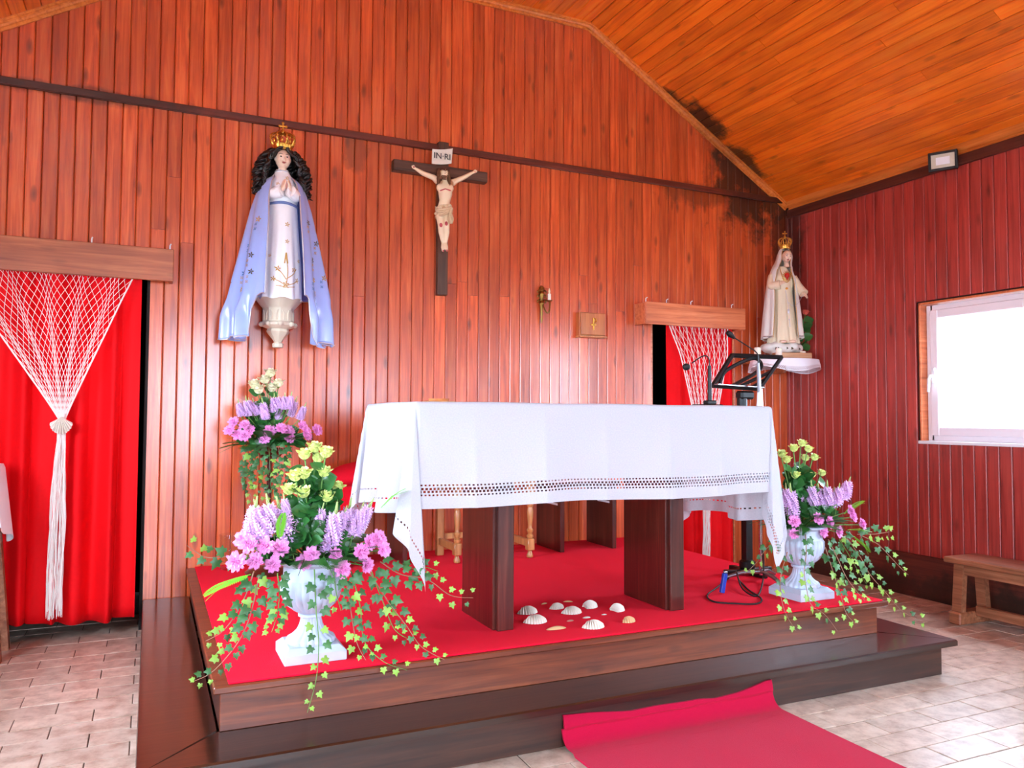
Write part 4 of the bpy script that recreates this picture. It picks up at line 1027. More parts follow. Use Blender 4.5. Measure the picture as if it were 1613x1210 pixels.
for s_ in (-1, 1):
    for k in range(16):
        a0 = rh.uniform(0, 1); pts = []; ph = rh.uniform(0, 6); ln_ = rh.uniform(.22, .30)
        for q in range(25):
            t_ = q/24; pts.append((s_*(.01+.06*min(1, t_*3.4)+.05*t_+.02*a0)+.013*sin(t_*28+ph), -.058+.035*a0-.02*t_+.01*cos(t_*16+ph)+.02*min(1, t_*3), .915-ln_*t_))
        hm.tube(pts, [.007]*21+[.006, .005, .004, .002], 5)
part(mary, 'hair', hm, M['hair'], 80)
hd2 = MB(); hand(hd2, (-.012, -.125, .635), (.12, -.12, 1), (-1, -.5, 0), .052, .1, .05, 1); hand(hd2, (.03, -.125, .635), (-.12, -.12, 1), (1, -.5, 0), .052, .1, .05, -1)
fuse(hd2, .0032, 'hands', M['skin'], mary)
for s_ in (-1, 1):
    m = MB(); sh, el, wr = Vector((s_*.072, -.01, .705)), Vector((s_*.082, -.06, .62)), Vector((s_*.026+.008, -.118, .632))
    m.tube(spline([sh, el, wr], 12), [.027+.0008*i for i in range(13)], 12); part(mary, 'sleeve', m, M['dress'], 60)
    m = MB()
    for q in range(3):
        cc = wr.lerp(el, .05+.1*q); m.tube([cc+Vector((.03*cos(a)*.7, .026*cos(a), .033*sin(a)))*(1+.1*sin(a*9)) for a in [2*pi*i/36 for i in range(37)]], .006, 5)
    part(mary, 'lace_cuff', m, M['dress'], 60)
crown(mary, (0, .0, .906), .074, .178, M['gold'])

# ================================================================== crucifix
cx = thing('crucifix', 'wooden crucifix with a painted figure hanging on the plank wall', 'crucifix', at(697, 466, Y=D))
CY = D-.012
z0, z1_ = at(697, 465, Y=5.08).z, at(698, 224, Y=5.08).z; xc = at(697, 440, Y=5.075).x
sub(cx, 'upright', MB().box(xc-.037, xc+.037, D-.05, D-.012 if False else D, z0, z1_, .004), M['cross'], 0)
xl, xr = at(620, 258, Y=5.06).x, at(768, 275, Y=5.06).x; za = at(693, 269, Y=5.06).z
sub(cx, 'crossbar', MB().box(xl, xr, D-.062, D-.05, za-.037, za+.037, .004).box(xl+.001, xc-.038, D-.05, D, za-.036, za+.036).box(xc+.038, xr-.001, D-.05, D, za-.036, za+.036), M['crossarm'], 0)
CP = lambda a, b, y: at(600+a/4.48, 210+b/4.48, Y=y)
YB = D-.10
m = MB()
m.tube([CP(452, 345, YB), CP(452, 385, YB-.005), CP(455, 430, YB-.008), CP(450, 480, YB-.004), CP(442, 530, YB), CP(440, 560, YB)], [.036, .05, .049, .038, .043, .044], 14, True, .75)
for P_, R__ in (([CP(405, 340, YB), CP(370, 312, YB+.005), CP(300, 284, YB+.012), CP(245, 250, YB+.02)], [.026, .02, .0165, .0105]),
              ([CP(500, 352, YB), CP(530, 336, YB+.005), CP(585, 312, YB+.012), CP(645, 278, YB+.02)], [.026, .02, .0165, .0105]),
              ([CP(428, 545, YB), CP(420, 600, YB-.012), CP(424, 650, YB-.03), CP(428, 700, YB-.018), CP(440, 780, YB-.006)], [.035, .03, .0225, .022, .0125]),
              ([CP(455, 545, YB), CP(463, 600, YB-.012), CP(462, 645, YB-.032), CP(462, 700, YB-.02), CP(455, 780, YB-.008)], [.035, .03, .0225, .022, .0125]),
              ([CP(440, 780, YB-.006), CP(436, 805, YB-.02), CP(438, 835, YB-.026)], [.014, .013, .007]), ([CP(455, 780, YB-.01), CP(462, 805, YB-.03), CP(468, 835, YB-.034)], [.014, .013, .007]),
              ([CP(455, 345, YB), CP(446, 315, YB-.015)], [.02, .018])):
    m.tube(P_, R__, 10)
m.ball(CP(420, 385, YB-.02), (.03, .02, .03), 10, 8); m.ball(CP(485, 388, YB-.02), (.03, .02, .03), 10, 8)
hand(m, CP(243, 249, YB+.018), CP(195, 222, YB+.005)-CP(243, 249, YB+.02), (0, 1, 0), .03, .35, .1, 1); hand(m, CP(648, 276, YB+.018), CP(690, 266, YB+.005)-CP(648, 276, YB+.02), (0, 1, 0), .03, .35, .1, -1)
m.v = [tuple(Vector(v)) for v in m.v]
fo = fuse(m, .0045, 'figure', M['skin2'], None, 2); fo.parent = cx; fo.matrix_parent_inverse = Matrix.Translation(cx.location).inverted()
hc = CP(440, 287, YB-.03)
hr = link('figure_head', None, cx); hr.matrix_parent_inverse = Matrix.Translation(cx.location).inverted()
hx = head_parts(hr, hc, .04, M['skin2'], (.35, .35), 'brow', .0032, False, .3)
rh = random.Random(3); m = MB(); m.ball(hc+Vector((.006, .012, .01)), (.036, .034, .038), 12, 8)
for k in range(46):
    a = rh.uniform(-.5, pi+.5); ph = rh.uniform(0, 6); pts = []
    for q in range(9):
        t_ = q/8; rr = .034+.01*t_; pts.append(hc+Vector((rr*cos(a)+.003*sin(t_*13+ph), rr*sin(a)*.9-.004-.01*t_, .03-.10*t_*rh.uniform(.9, 1.1))))
    m.tube(pts, [.006]*6+[.005, .004, .002], 5)
for k in range(14): m.tube([hc+Vector((rh.uniform(-.02, .012), -.03+rh.uniform(-.006, .006), -.022)), hc+Vector((rh.uniform(-.022, .006), -.036, -.05))], [.007, .003], 5)
sub(cx, 'hair_and_beard', m, M['hairbr'], 80)
m = MB()
for k in range(3): m.tube([hc+Vector((.040*cos(a), .038*sin(a), .02+.005*sin(a*5+k*2)+.004*k)) for a in [2*pi*i/30 for i in range(31)]], .004, 5)
sub(cx, 'thorn_crown', m, M['brow'], 60)
def loin(u, v):
    a = 2*pi*u; top, bot = CP(443, 512, YB), CP(443, 596, YB); c_ = top.lerp(bot, v); rr = .052+.004*v+.006*sin(5*a+9*v)+.005*sin(11*a-7*v)
    return (c_.x+rr*cos(a)*1.02, c_.y+rr*sin(a)*.85, c_.z-.018*sin(a+.6)*v+.012*cos(a)*(1-v))
lo = sub(cx, 'loincloth', MB().grid(loin, 60, 16, True), M['loin'], 80); so = lo.modifiers.new('t', 'SOLIDIFY'); so.thickness = .006
m = MB()
for k in range(4): m.tube(spline([CP(392+6*k, 540+12*k, YB-.045), CP(440, 535+14*k, YB-.062), CP(494, 522+7*k, YB-.045)], 14), .0065, 6)
m.grid(lambda u, v: CP(478+26*u, 530+108*v, YB-.05)+Vector((.006*sin(v*7+u*3), -.008*sin(u*16), 0)), 14, 10)
lk = sub(cx, 'loincloth_knot', m, M['loin'], 80); so = lk.modifiers.new('t', 'SOLIDIFY'); so.thickness = .004
m = MB()
for (a_, b_) in ((424, 648), (462, 637)): m.ball(CP(a_, b_, YB-.053), (.011, .008, .015), 8, 6)
for (a_, b_, yy) in ((440, 830, YB-.034), (466, 828, YB-.043), (232, 238, YB+.012), (664, 272, YB+.012)): m.ball(CP(a_, b_, yy), (.006, .004, .008), 6, 5)
m.tube([CP(418, 405, YB-.042), CP(455, 392, YB-.05), CP(492, 405, YB-.042)], .004, 5)
sub(cx, 'painted_wound', m, M['blush'], 60)
sg = [CP(362, 112, D-.075), CP(506, 106, D-.075), CP(496, 216, D-.075), CP(356, 218, D-.075)]
def sign(u, v):
    a_ = sg[0].lerp(sg[1], u); b_ = sg[3].lerp(sg[2], u); p = a_.lerp(b_, v); return p+Vector((0, -.004*(abs(v-.5)*2)**4, -.006*sin(pi*u)))
sgn = sub(cx, 'sign', MB().grid(sign, 16, 16), M['parch'], 80); so = sgn.modifiers.new('t', 'SOLIDIFY'); so.thickness = .006; so.offset = -1
sgn['label'] = 'white curled sign reading IN-RI'
def text_mesh(body, size):
    cd = bpy.data.curves.new('lettering', 'FONT'); cd.body = body; cd.size = size; cd.align_x = 'CENTER'; cd.align_y = 'CENTER'; cd.extrude = .0012
    to = bpy.data.objects.new('t', cd); COL.objects.link(to); bpy.context.view_layer.update(); dg = bpy.context.evaluated_depsgraph_get()
    me = bpy.data.meshes.new_from_object(to.evaluated_get(dg)); bpy.data.objects.remove(to); return me
me = text_mesh('IN\u00b7RI', .058); me.materials.clear(); me.materials.append(M['ink'])
tx = link('lettering', me, sgn); c_ = Vector(sign(.5, .5)); tx.matrix_parent_inverse = sgn.matrix_world.inverted() if False else Matrix()
tx.location = (c_.x, c_.y-.0095, c_.z+.002); tx.rotation_euler = (radians(90), 0, 0)

# ================================================================== corner shelf with the second statue
SX, SYY = 4.68, 4.87
sp_ = at(1236, 567, Y=SYY); ZS = sp_.z; SX = sp_.x
sh = thing('corner_shelf', 'small wooden corner shelf carrying the cream statue', 'shelf', (W, D, ZS-.03))
m = MB(); pts = [(W-.002, D-.002), (SX-.26, D-.002)]+[(SX-.01+.25*cos(a), SYY-.01+.2*sin(a)) for a in [pi+.35+(pi/2+.2)*i/8 for i in range(9)]]+[(W-.002, SYY-.08)]
m = slab(pts, ZS-.03, ZS-.006); sub(sh, 'board', m, M['pelmet'], 0); sub(sh, 'bracket', MB().box(W-.2, W-.18, D-.16, D-.002, ZS-.1, ZS-.03, .004), M['pelmet'], 0)
CXc, CYc = SX-.01, SYY-.01
def scl2(u, v):
    a = 2*pi*u; rx, ry = .285, .235
    if v < .25: r_ = v/.25; x, y, z = CXc+rx*r_*cos(a), CYc+ry*r_*sin(a), ZS-.003
    else:
        q = (v-.25)/.75; fl_ = 1+.05*sin(q*pi/2)+.035*q*sin(11*a); sc = .004*abs(sin(30*a)) if v > .99 else 0
        x, y, z = CXc+rx*fl_*cos(a), CYc+ry*fl_*sin(a), ZS-.003-q*(.078+.022*sin(3*a+1)+sc)
    return (min(x, W-.006), min(y, D-.006), z)
t = NT('lace_edged_cloth'); uv = t.n('UVMap', uv_map='lace').outputs[0]; sp3 = t.n('SeparateXYZ', {0: uv})
u_, v_ = sp3.outputs[0], sp3.outputs[1]
def lrow(c0, h, per, half, sh_=0.0):
    return t.math('MULTIPLY', t.math('LESS_THAN', t.math('ABSOLUTE', t.math('SUBTRACT', v_, c0)), h), t.math('LESS_THAN', t.math('ABSOLUTE', t.math('SUBTRACT', t.math('FRACT', t.math('MULTIPLY_ADD', u_, per, sh_)), .5)), half))
r1 = t.math('MAXIMUM', lrow(.93, .025, 120, .3), t.math('MAXIMUM', lrow(.855, .03, 120, .28, .5), lrow(.78, .02, 120, .25)))
t.set(Base_Color=lin((238, 236, 242)), Roughness=.8); tp = t.n('BsdfTransparent'); mx = t.n('MixShader', {0: r1, 1: t.b.outputs[0], 2: tp.outputs[0]}); t.t.links.new(mx.outputs[0], t.out.inputs['Surface'])
g_ = MB().grid(scl2, 160, 28, True); me = g_.mesh('shelf_cloth', 0, t.m); me.shade_smooth(); ul_ = me.uv_layers.new(name='lace')
for pgn in me.polygons:
    us = [(me.loops[li].vertex_index % 160)/160 for li in pgn.loop_indices]; wrap = max(us)-min(us) > .5
    for li, u0 in zip(pgn.loop_indices, us): ul_.data[li].uv = (u0+1 if wrap and u0 < .5 else u0, (me.loops[li].vertex_index//160)/28)
tag(link('shelf_cloth', me), 'white lace-edged cloth on the corner shelf', 'cloth')
ZB = ZS
dv = (Vector((SX, SYY, ZS))-Vector((0, 0, EYE))).dot(cf); PPM = FPX/dv                # pixels per metre there
st2 = thing('robed_statue', 'cream statue in a white veil and small gold crown on the corner shelf', 'statue', (SX-.005, SYY+.02, ZS+.055), radians(-24))
k2 = 4.482*PPM
def L2(cx_, cy_): return ((cx_-350)/k2, (985-cy_)/k2)
m = MB(); rh = random.Random(5)
for (x, y, z, r_) in ((-.11, -.02, .05, .06), (.1, -.02, .05, .058), (0, -.07, .04, .06), (-.06, -.05, .065, .055), (.055, -.06, .06, .055), (0, .05, .05, .08), (-.13, .03, .06, .04), (.12, .03, .055, .045), (-.02, -.02, .03, .09)): m.ball((x, y, z-.012), (r_*1.05, r_*.9, r_*.75), 14, 10)
cl_ = fuse(m, .009, 'cloud_base', M['veil'], st2)
m = MB()
for k in range(10): a = rh.uniform(0, 2*pi); m.prism([(.11*cos(a), .09*sin(a)-.02, .02), (.11*cos(a)+.016, .09*sin(a)-.02, .028), (.11*cos(a), .09*sin(a)-.03, .04)], [(.125*cos(a), .1*sin(a)-.02, .02), (.125*cos(a)+.016, .1*sin(a)-.02, .028), (.125*cos(a), .1*sin(a)-.03, .04)])
part(st2, 'gilt_leaf', m, M['darkthread'], 0)
RZ = [(.08, .125), (.12, .12), (.25, .1), (.4, .085), (.5, .078), (.56, .09), (.63, .085), (.68, .05), (.7, .036)]
def robe(u, v):
    a = 2*pi*u; z = .075+.63*v; r_ = lerpt(RZ, z); f_ = max(0, (.52-z)/.45); k = 1+f_*(.07*sin(11*a+z*4)+.04*sin(19*a))
    return (r_*k*cos(a)+.012*(1-v), r_*.8*k*sin(a), z)
part(st2, 'robe', MB().grid(robe, 120, 40, True), M['robe'], 80)
VM = [(.1, .165), (.3, .15), (.5, .128), (.6, .112), (.68, .085), (.74, .068), (.8, .062), (.85, .04), (.862, .008)]
def veil(u, v):
    s = u*2-1; z = .862+(.10-.862)*v; z += .02*abs(s)*(v > .98); rx = lerpt(VM, z); ed = lerpt([(.1, .105), (.4, .085), (.55, .082), (.65, .06), (.74, .036), (.8, .040), (.84, .028), (.862, .004)], z)
    a0 = math.asin(min(.98, ed/rx)); a = pi+s*(pi-a0); g = max(0, .7-z)*(.10*sin(s*17)+.05*sin(s*31)); k = 1+g
    y = -rx*(.98 if z > .68 else .8)*cos(a)*k; hx_ = .03*sst(.66, .8, z)
    return (-rx*k*sin(a)+hx_, y+.012*(z > .7), z)
ve = part(st2, 'veil', MB().grid(veil, 110, 56), M['veil'], 180); so = ve.modifiers.new('t', 'SOLIDIFY'); so.thickness = .005
for e_ in (0.0, 1.0): MB().tube([veil(e_, v/40) for v in range(41)], .0028, 5).build('gold_border', M['goldthread'], ve, 60)
head_parts(st2, (.032, -.03, .785), .052, M['skin'], (.02, .16), 'brow', None, True, .14)
part(st2, 'hair', MB().ball((.03, .004, .806), (.044, .042, .038), 14, 10), M['hairbr'], 80)
m = MB().ball((.015, -.082, .62), (.02, .012, .022), 12, 8).tube([(.015, -.088, .6), (.015, -.085, .585)], [.012, .003], 8); hp = part(st2, 'heart', m, M['heart'], 60)
m = MB()
for i in range(16):
    a = 2*pi*i/16; m.tube([(.015+.022*cos(a), -.08, .615+.026*sin(a)), (.015+.042*cos(a), -.078, .615+.05*sin(a))], [.004, .001], 5)
part(st2, 'heart_rays', m, M['gold'], 0)
part(st2, 'necklace', MB().tube([(.015+.045*cos(a)*(1 if sin(a) > -.2 else 1), -.035-.03*abs(sin(a))-.012, .695-.13*max(0, -sin(a))**1.2) for a in [pi+pi*i/20 for i in range(21)]], .0028, 6), M['gold'], 60)
part(st2, 'belt_knob', MB().ball((.012, -.083, .515), (.011, .008, .009), 10, 6), M['gold'], 60)
m = MB(); hand(m, (-.05, -.085, .545), (.75, -.2, .55), (-.4, -.8, .3), .042, .35, .1, 1); hand(m, (.14, -.085, .475), (.55, -.4, -.6), (.3, .2, .6), .045, .2, .2, -1); fuse(m, .003, 'hands', M['skin'], st2)
for P_ in ([(-.085, -.01, .63), (-.105, -.05, .545), (-.045, -.09, .545)], [(.095, -.01, .62), (.125, -.035, .54), (.15, -.08, .475)]):
    part(st2, 'sleeve', MB().tube(spline(P_, 12), [.026+.0009*i for i in range(13)], 12), M['robe'], 60)
m = MB().tube([(.0, -.085, .5), (.015, -.11, .36), (.02, -.12, .2)], .0022, 5).box(.006, .02, -.115, -.108, .31, .345, .001); m.ball((.018, -.113, .26), .006, 8, 6); m.tube(spline([(.015, -.1, .4), (.07, -.11, .37), (.14, -.1, .47)], 12), .0018, 5); part(st2, 'rosary', m, M['silver'], 60)
m = MB(); m.ball((-.03, -.105, .085), (.028, .03, .014), 10, 6); m.ball((.045, -.105, .085), (.028, .03, .014), 10, 6); part(st2, 'feet', m, M['skin'], 60)
crown(st2, (.03, -.0, .852), .052, .145, M['gold'])

bl_ = Vector((SX-.01, SYY-.12, ZS)); o = MB().box(-.16, .135, -.035, .05, 0, .052, .006)
wb = o.build('wood_block', M['olive'], None, 0); wb.location = (SX-.0, SYY-.1, ZS-.002); wb.rotation_euler = (0, 0, radians(-22)); tag(wb, 'carved pale wooden block in front of the cream statue', 'wood block')
for (cx_, w_, h_, off, lab) in ((195, .026, .085, -.05, 'white candle on the left end of the corner shelf'), (345, .024, .075, -.165, 'white candle in front of the carved wooden block'), (515, .023, .065, -.13, 'white candle on the right end of the corner shelf')):
    p = at(1150+cx_/4.482, 575, Y=SYY+off); cd = thing('pillar_candle', lab, 'candle', (p.x, p.y, ZS-.002), 0, 'candles on the corner shelf')
    part(cd, 'wax', MB().lathe([(w_*.96, 0), (w_, .003), (w_, h_-.004), (w_*.85, h_), (w_*.3, h_-.004)], 20), M['wax'], 40); part(cd, 'wick', MB().tube([(0, 0, h_-.006), (.001, 0, h_+.01)], .0014, 5), M['ink'])

# ================================================================== sconce and wall cabinet
sc = thing('candle_sconce', 'ornate brass wall sconce with one candle lamp', 'sconce', at(851, 480, Y=D))
so_ = sc.location; Zs = lambda py: at(852, py, Y=5.07).z-so_.z
pr = [(.003, Zs(508)), (.008, Zs(503)), (.005, Zs(498)), (.01, Zs(494)), (.007, Zs(488)), (.014, Zs(482)), (.02, Zs(477)), (.012, Zs(472)), (.016, Zs(468)), (.022, Zs(462)), (.014, Zs(458)), (.02, Zs(455)), (.016, Zs(451)), (.004, Zs(449))]
m = MB().lathe(pr, 16, (0, -.022, 0)); part(sc, 'backplate', m, M['brass'])
m = MB()
for s_ in (-1, 1):
    for z_ in (Zs(474), Zs(466), Zs(459)): m.tube(spline([(0, -.022, z_), (s_*.022, -.026, z_+.012), (s_*.034, -.026, z_+.0), (s_*.028, -.026, z_-.01)], 10), [.006]*8+[.005, .004, .003], 6)
part(sc, 'scrollwork', m, M['brass'], 60)
m = MB().tube(spline([(0, -.025, Zs(476)), (.012, -.06, Zs(490)), (.034, -.07, Zs(492)), (.046, -.06, Zs(480)), (.046, -.055, Zs(472))], 16), .006, 8); part(sc, 'arm', m, M['brass'], 60)
part(sc, 'drip_cup', MB().lathe([(.006, 0), (.02, .006), (.024, .012), (.012, .012)], 16, (.046, -.055, Zs(475))), M['brass'])
part(sc, 'candle', MB().lathe([(.012, 0), (.012, .05), (.009, .052)], 14, (.046, -.055, Zs(473))), M['wax']); part(sc, 'bulb', MB().lathe([(.004, 0), (.008, .012), (.006, .026), (.0015, .04)], 12, (.046, -.055, Zs(473)+.052)), M['bulb'], 60)
tb = thing('small_cabinet', 'small square wooden cabinet with a gold chi-rho on the plank wall', 'cabinet', at(935, 515, Y=D))
YT = 5.055; a, b = at(914, 491, Y=YT), at(955, 535, Y=YT); c_ = tb.location
x0, x1, z0, z1_ = a.x-c_.x, b.x-c_.x, at(955, 533, Y=YT).z-c_.z, a.z-c_.z
part(tb, 'body', MB().box(x0, x1, -.052, 0, z0+.014, z1_, .003), M['tabwood'], 0); part(tb, 'door', MB().box(x0+.008, x1-.008, -.066, -.052, z0+.02, z1_-.004, .003), M['tabwood'], 0)
part(tb, 'base_moulding', MB().box(x0-.006, x1+.004, -.076, 0, z0, z0+.014, .004), M['oak'], 0)
ex, ez = (x0+x1)/2, (z0+z1_)/2+.008; m = MB().box(ex-.005, ex+.005, -.074, -.066, ez-.045, ez+.045, .001).box(ex-.024, ex+.022, -.074, -.066, ez-.012, ez-.001, .001).tube(spline([(ex, -.07, ez+.04), (ex+.02, -.07, ez+.036), (ex+.022, -.07, ez+.018), (ex, -.07, ez+.012)], 12), .005, 6); part(tb, 'gold_emblem', m, M['gold'], 0)
# glass jar by the back wall
gj = thing('glass_jar', 'clear glass footed jar standing on the platform near the back wall', 'jar', (at(362, 893, Z=ZC).x, 4.95, ZC))
pr = [(.045, .0), (.058, .004), (.06, .014), (.05, .024), (.052, .034), (.064, .045), (.067, .12), (.066, .19), (.069, .2), (.067, .205), (.061, .2), (.06, .19), (.061, .12), (.058, .05), (.04, .042), (.0005, .04)]
part(gj, 'body', MB().lathe(pr, 32), M['pane'], 50)

# ================================================================== urns and flowers
def petal(mb, c, a, tilt, r, ln, w, cup=.35, ruff=0.0, nr=4, nw=4, ph=0.0):
    """petal rooted at distance r from the axis at angle a, opening outwards by tilt (0 = upright)"""
    U = Vector((cos(a), sin(a), 0)); T = Vector((-sin(a), cos(a), 0)); Z = Vector((0, 0, 1))
    def fn(u, v):
        s = (u-.5)*2; wd = w*sin(pi*(.12+.80*v))**.7*(1 if v < .75 else 1-.25*(v-.75)*4*s*s)
        an = tilt*(v**1.25); out = r+ln*(sin(an)*v); up = ln*v*cos(an*.7)
        rf = ruff*sin(s*9+ph+v*3)*v*v
        return Vector(c)+T*(s*wd)+U*(out-cup*wd*s*s+rf)+Z*(up+rf*.6-.1*ln*s*s*v)
    mb.grid(fn, nw, nr)
def rose_mesh(mat, n=(3, 5, 6, 6)):
    m = MB(); r_ = random.Random(2)
    for L, k in enumerate(n):
        for i in range(k):
            a = 2*pi*i/k+L*.7+r_.uniform(-.15, .15)
            petal(m, (0, 0, 0), a, (.05, .16, .34, .66)[L]+r_.uniform(-.04, .08), (.05, .13, .22, .28)[L], (1.02, 1.04, 1.02, .98)[L], (.32, .48, .58, .62)[L], .55, .03, 5, 6, r_.uniform(0, 6))
    m.ball((0, 0, .12), (.26, .26, .2), 10, 6)
    return m.mesh('rose_bloom', 70, mat)
def carnation_mesh(mat):
    m = MB(); r_ = random.Random(9)
    for L in range(5):
        k = (5, 7, 9, 10, 11)[L]
        for i in range(k):
            a = 2*pi*i/k+L*.5+r_.uniform(-.2, .2)
            petal(m, (0, 0, 0), a, (.08, .3, .58, .92, 1.3)[L]+r_.uniform(-.12, .12), .05+.05*L, r_.uniform(.78, .95)*(1-.05*L), .3, .1, .13, 5, 9, r_.uniform(0, 6))
    m.ball((0, 0, .05), (.2, .2, .14), 8, 6)
    return m.mesh('carnation_bloom', 70, mat)
def spike_meshes():
    fl = MB(); r_ = random.Random(4)
    for L in range(10):
        z = .02+.07*L; rr = .19*(1-.55*(L/13)**1.3)
        for i in range(6):
            a = 2*pi*i/6+L*.9; U = Vector((cos(a), sin(a), .45)).normalized(); b_ = Vector((0, 0, z)); e = b_+U*rr*r_.uniform(.85, 1.1)
            fl.tube([b_+U*.02, b_.lerp(e, .6), e], [.014, .034, .046], 5, False); T = U.orthogonal().normalized(); T2 = U.cross(T)
            for q in range(4):
                d = T*cos(q*pi/2)+T2*sin(q*pi/2); d2 = T*cos(q*pi/2+.6)+T2*sin(q*pi/2+.6); fl.add([e, e+d*.075+U*.02, e+(d+d2)*.055+U*.06, e+d2*.07+U*.015], [(0, 1, 2, 3)])
    tp_ = MB().tube([(0, 0, -.5), (0, 0, 0), (0, 0, .8), (0, 0, 1.08)], [.012, .012, .012, .005], 6)
    bd = MB()
    for L in range(9):
        z = .74+.034*L; rr = .034*(1-L/11)
        for i in range(5): a = 2*pi*i/5+L; bd.ball((rr*cos(a), rr*sin(a), z), (.014, .014, .022), 5, 4)
    return fl.mesh('florets', 70, M['lilac']), tp_.mesh('stem', 60, M['stem']), bd.mesh('buds', 70, M['bud'])
def leaf_mesh(name, mat, w=.36, fold_=.25, n=6):
    def fn(u, v):
        s = (u-.5)*2; wd = w*sin(pi*v**.85)**.9; return (s*wd, v, -fold_*(1-abs(s))*wd-.25*v*v+.05)
    return MB().grid(fn, 4, n).mesh(name, 180, mat)
def ivy_mesh(name, mat):
    P = [(0, 0), (.2, -.18), (.5, -.06), (.38, .2), (.56, .46), (.27, .5), (0, 1.0), (-.27, .5), (-.56, .46), (-.38, .2), (-.5, -.06), (-.2, -.18)]
    m = MB(); vs = [(0, .3, .06)]+[(x, y, -.16*abs(x)-.12*max(0, y-.3)+(0 if i else .0)) for i, (x, y) in enumerate(P)]
    m.add(vs, [(0, 1+i, 1+(i+1) % len(P)) for i in range(len(P))]); return m.mesh(name, 180, mat)
def fern_mesh(name, mat):
    m = MB().tube([(0, 0, 0), (0, .5, .08), (0, 1, -.12)], [.012, .009, .003], 5); z = lambda t_: .16*sin(pi*t_*.8)-.12*t_*t_
    for i in range(22):
        t_ = .08+.9*i/22; ln_ = .30*sin(pi*(.12+.83*t_))**.8
        for s_ in (-1, 1):
            b_ = Vector((0, t_, z(t_)*.6)); d = Vector((s_*cos(.55), sin(.55), -.12)); e = Vector((-d.y, d.x, 0))*s_
            q = [b_, b_+d*ln_*.35+e*.034, b_+d*ln_, b_+d*ln_*.35-e*.034]; m.add(q, [(0, 1, 2, 3)])
    return m.mesh(name, 0, mat)
ROSE_G, ROSE_C, ROSE_R = rose_mesh(M['rosegreen']), rose_mesh(M['rosecream']), rose_mesh(M['rosecoral'])
CARN = carnation_mesh(M['pink']); SPF, SPS, SPB = spike_meshes()
LEAF = leaf_mesh('leaf', M['leaf']); LEAFW = leaf_mesh('broad_leaf', M['leaf'], .46)
IVY, IVYY = ivy_mesh('ivy_leaf', M['ivy']), ivy_mesh('young_ivy_leaf', M['ivyyoung']); FERN, FERNL = fern_mesh('fern', M['fern']), fern_mesh('bright_fern', M['fernlight'])
CALYX = MB().lathe([(.05, -.22), (.16, -.14), (.2, 0), (.26, .1), (.2, .1)], 10).mesh('calyx', 60, M['stem'])
R5 = random.Random(21)
def stalk(root, name, a, b, r=.0028, mat='stem', sag=.0):
    a, b = Vector(a), Vector(b); mid = a.lerp(b, .5)+Vector((0, 0, sag)); return MB().tube(spline([a, mid, b], 8), r, 5).build(name, M[mat], root, 60)
def leafM(p, d, nr, s):
    y_ = Vector(d).normalized(); x_ = y_.cross(Vector(nr)); x_ = x_.normalized() if x_.length > .05 else y_.orthogonal().normalized(); z_ = x_.cross(y_)
    return Matrix.Translation(p) @ Matrix((x_, y_, z_)).transposed().to_4x4() @ Matrix.Scale(s, 4)
def rose(p, foot, size, mesh, label, group, leaves=3, cat='flower', face=None):
    p, foot = Vector(p), Vector(foot); d = (p-foot).normalized(); d = (d+Vector(face or (R5.uniform(-.35, .35), R5.uniform(-.7, -.2), .5))*.7).normalized()
    root = thing('rose', label, cat, p, 0, group)
    b_ = link('bloom', mesh, root, dirM((0, 0, -size*.35), d, size, R5.uniform(0, 6))); link('calyx', CALYX, b_)
    stalk(root, 'stem', -d*size*.4, foot-p, .003)
    for k in range(leaves):
        t_ = R5.uniform(.12, .6); q = (foot-p)*t_; a = R5.uniform(0, 2*pi); dd = Vector((cos(a), sin(a)*.7-.25, R5.uniform(-.1, .5))).normalized()
        link('leaf', LEAFW, root, leafM(q, dd, (R5.uniform(-.5, .5), -1, R5.uniform(.2, 1)), R5.uniform(.05, .075)))
    return root
def carn(p, foot, size, label, group):
    p, foot = Vector(p), Vector(foot); d = ((p-foot).normalized()*.7+Vector((R5.uniform(-.2, .2), -.75, R5.uniform(.1, .5)))).normalized()
    root = thing('carnation', label, 'flower', p, 0, group); b_ = link('bloom', CARN, root, dirM(-d*size*.2, d, size, R5.uniform(0, 6))); link('calyx', CALYX, b_)
    stalk(root, 'stem', -d*size*.35, foot-p, .0024); return root
def spike(p0, p1, foot, label, group):
    p0, p1 = Vector(p0), Vector(p1); L = (p1-p0).length; root = thing('lilac_flower_spike', label, 'flower', p0, 0, group)
    Mx = dirM((0, 0, 0), p1-p0, L*1.12, R5.uniform(0, 6)); link('florets', SPF, root, Mx); link('stem', SPS, root, Mx); link('buds', SPB, root, Mx)
    stalk(root, 'lower_stem', (0, 0, 0), Vector(foot)-p0, .0026); return root
def fern(p0, d, ln_, label, group, mesh=None):
    root = link('fern_frond', mesh or FERN); tag(root, label, 'fern', group); q = Vector(d).normalized().to_track_quat('Y', 'Z').to_matrix().to_4x4()
    root.matrix_local = Matrix.Translation(p0) @ q @ Matrix.Scale(ln_, 4); return root
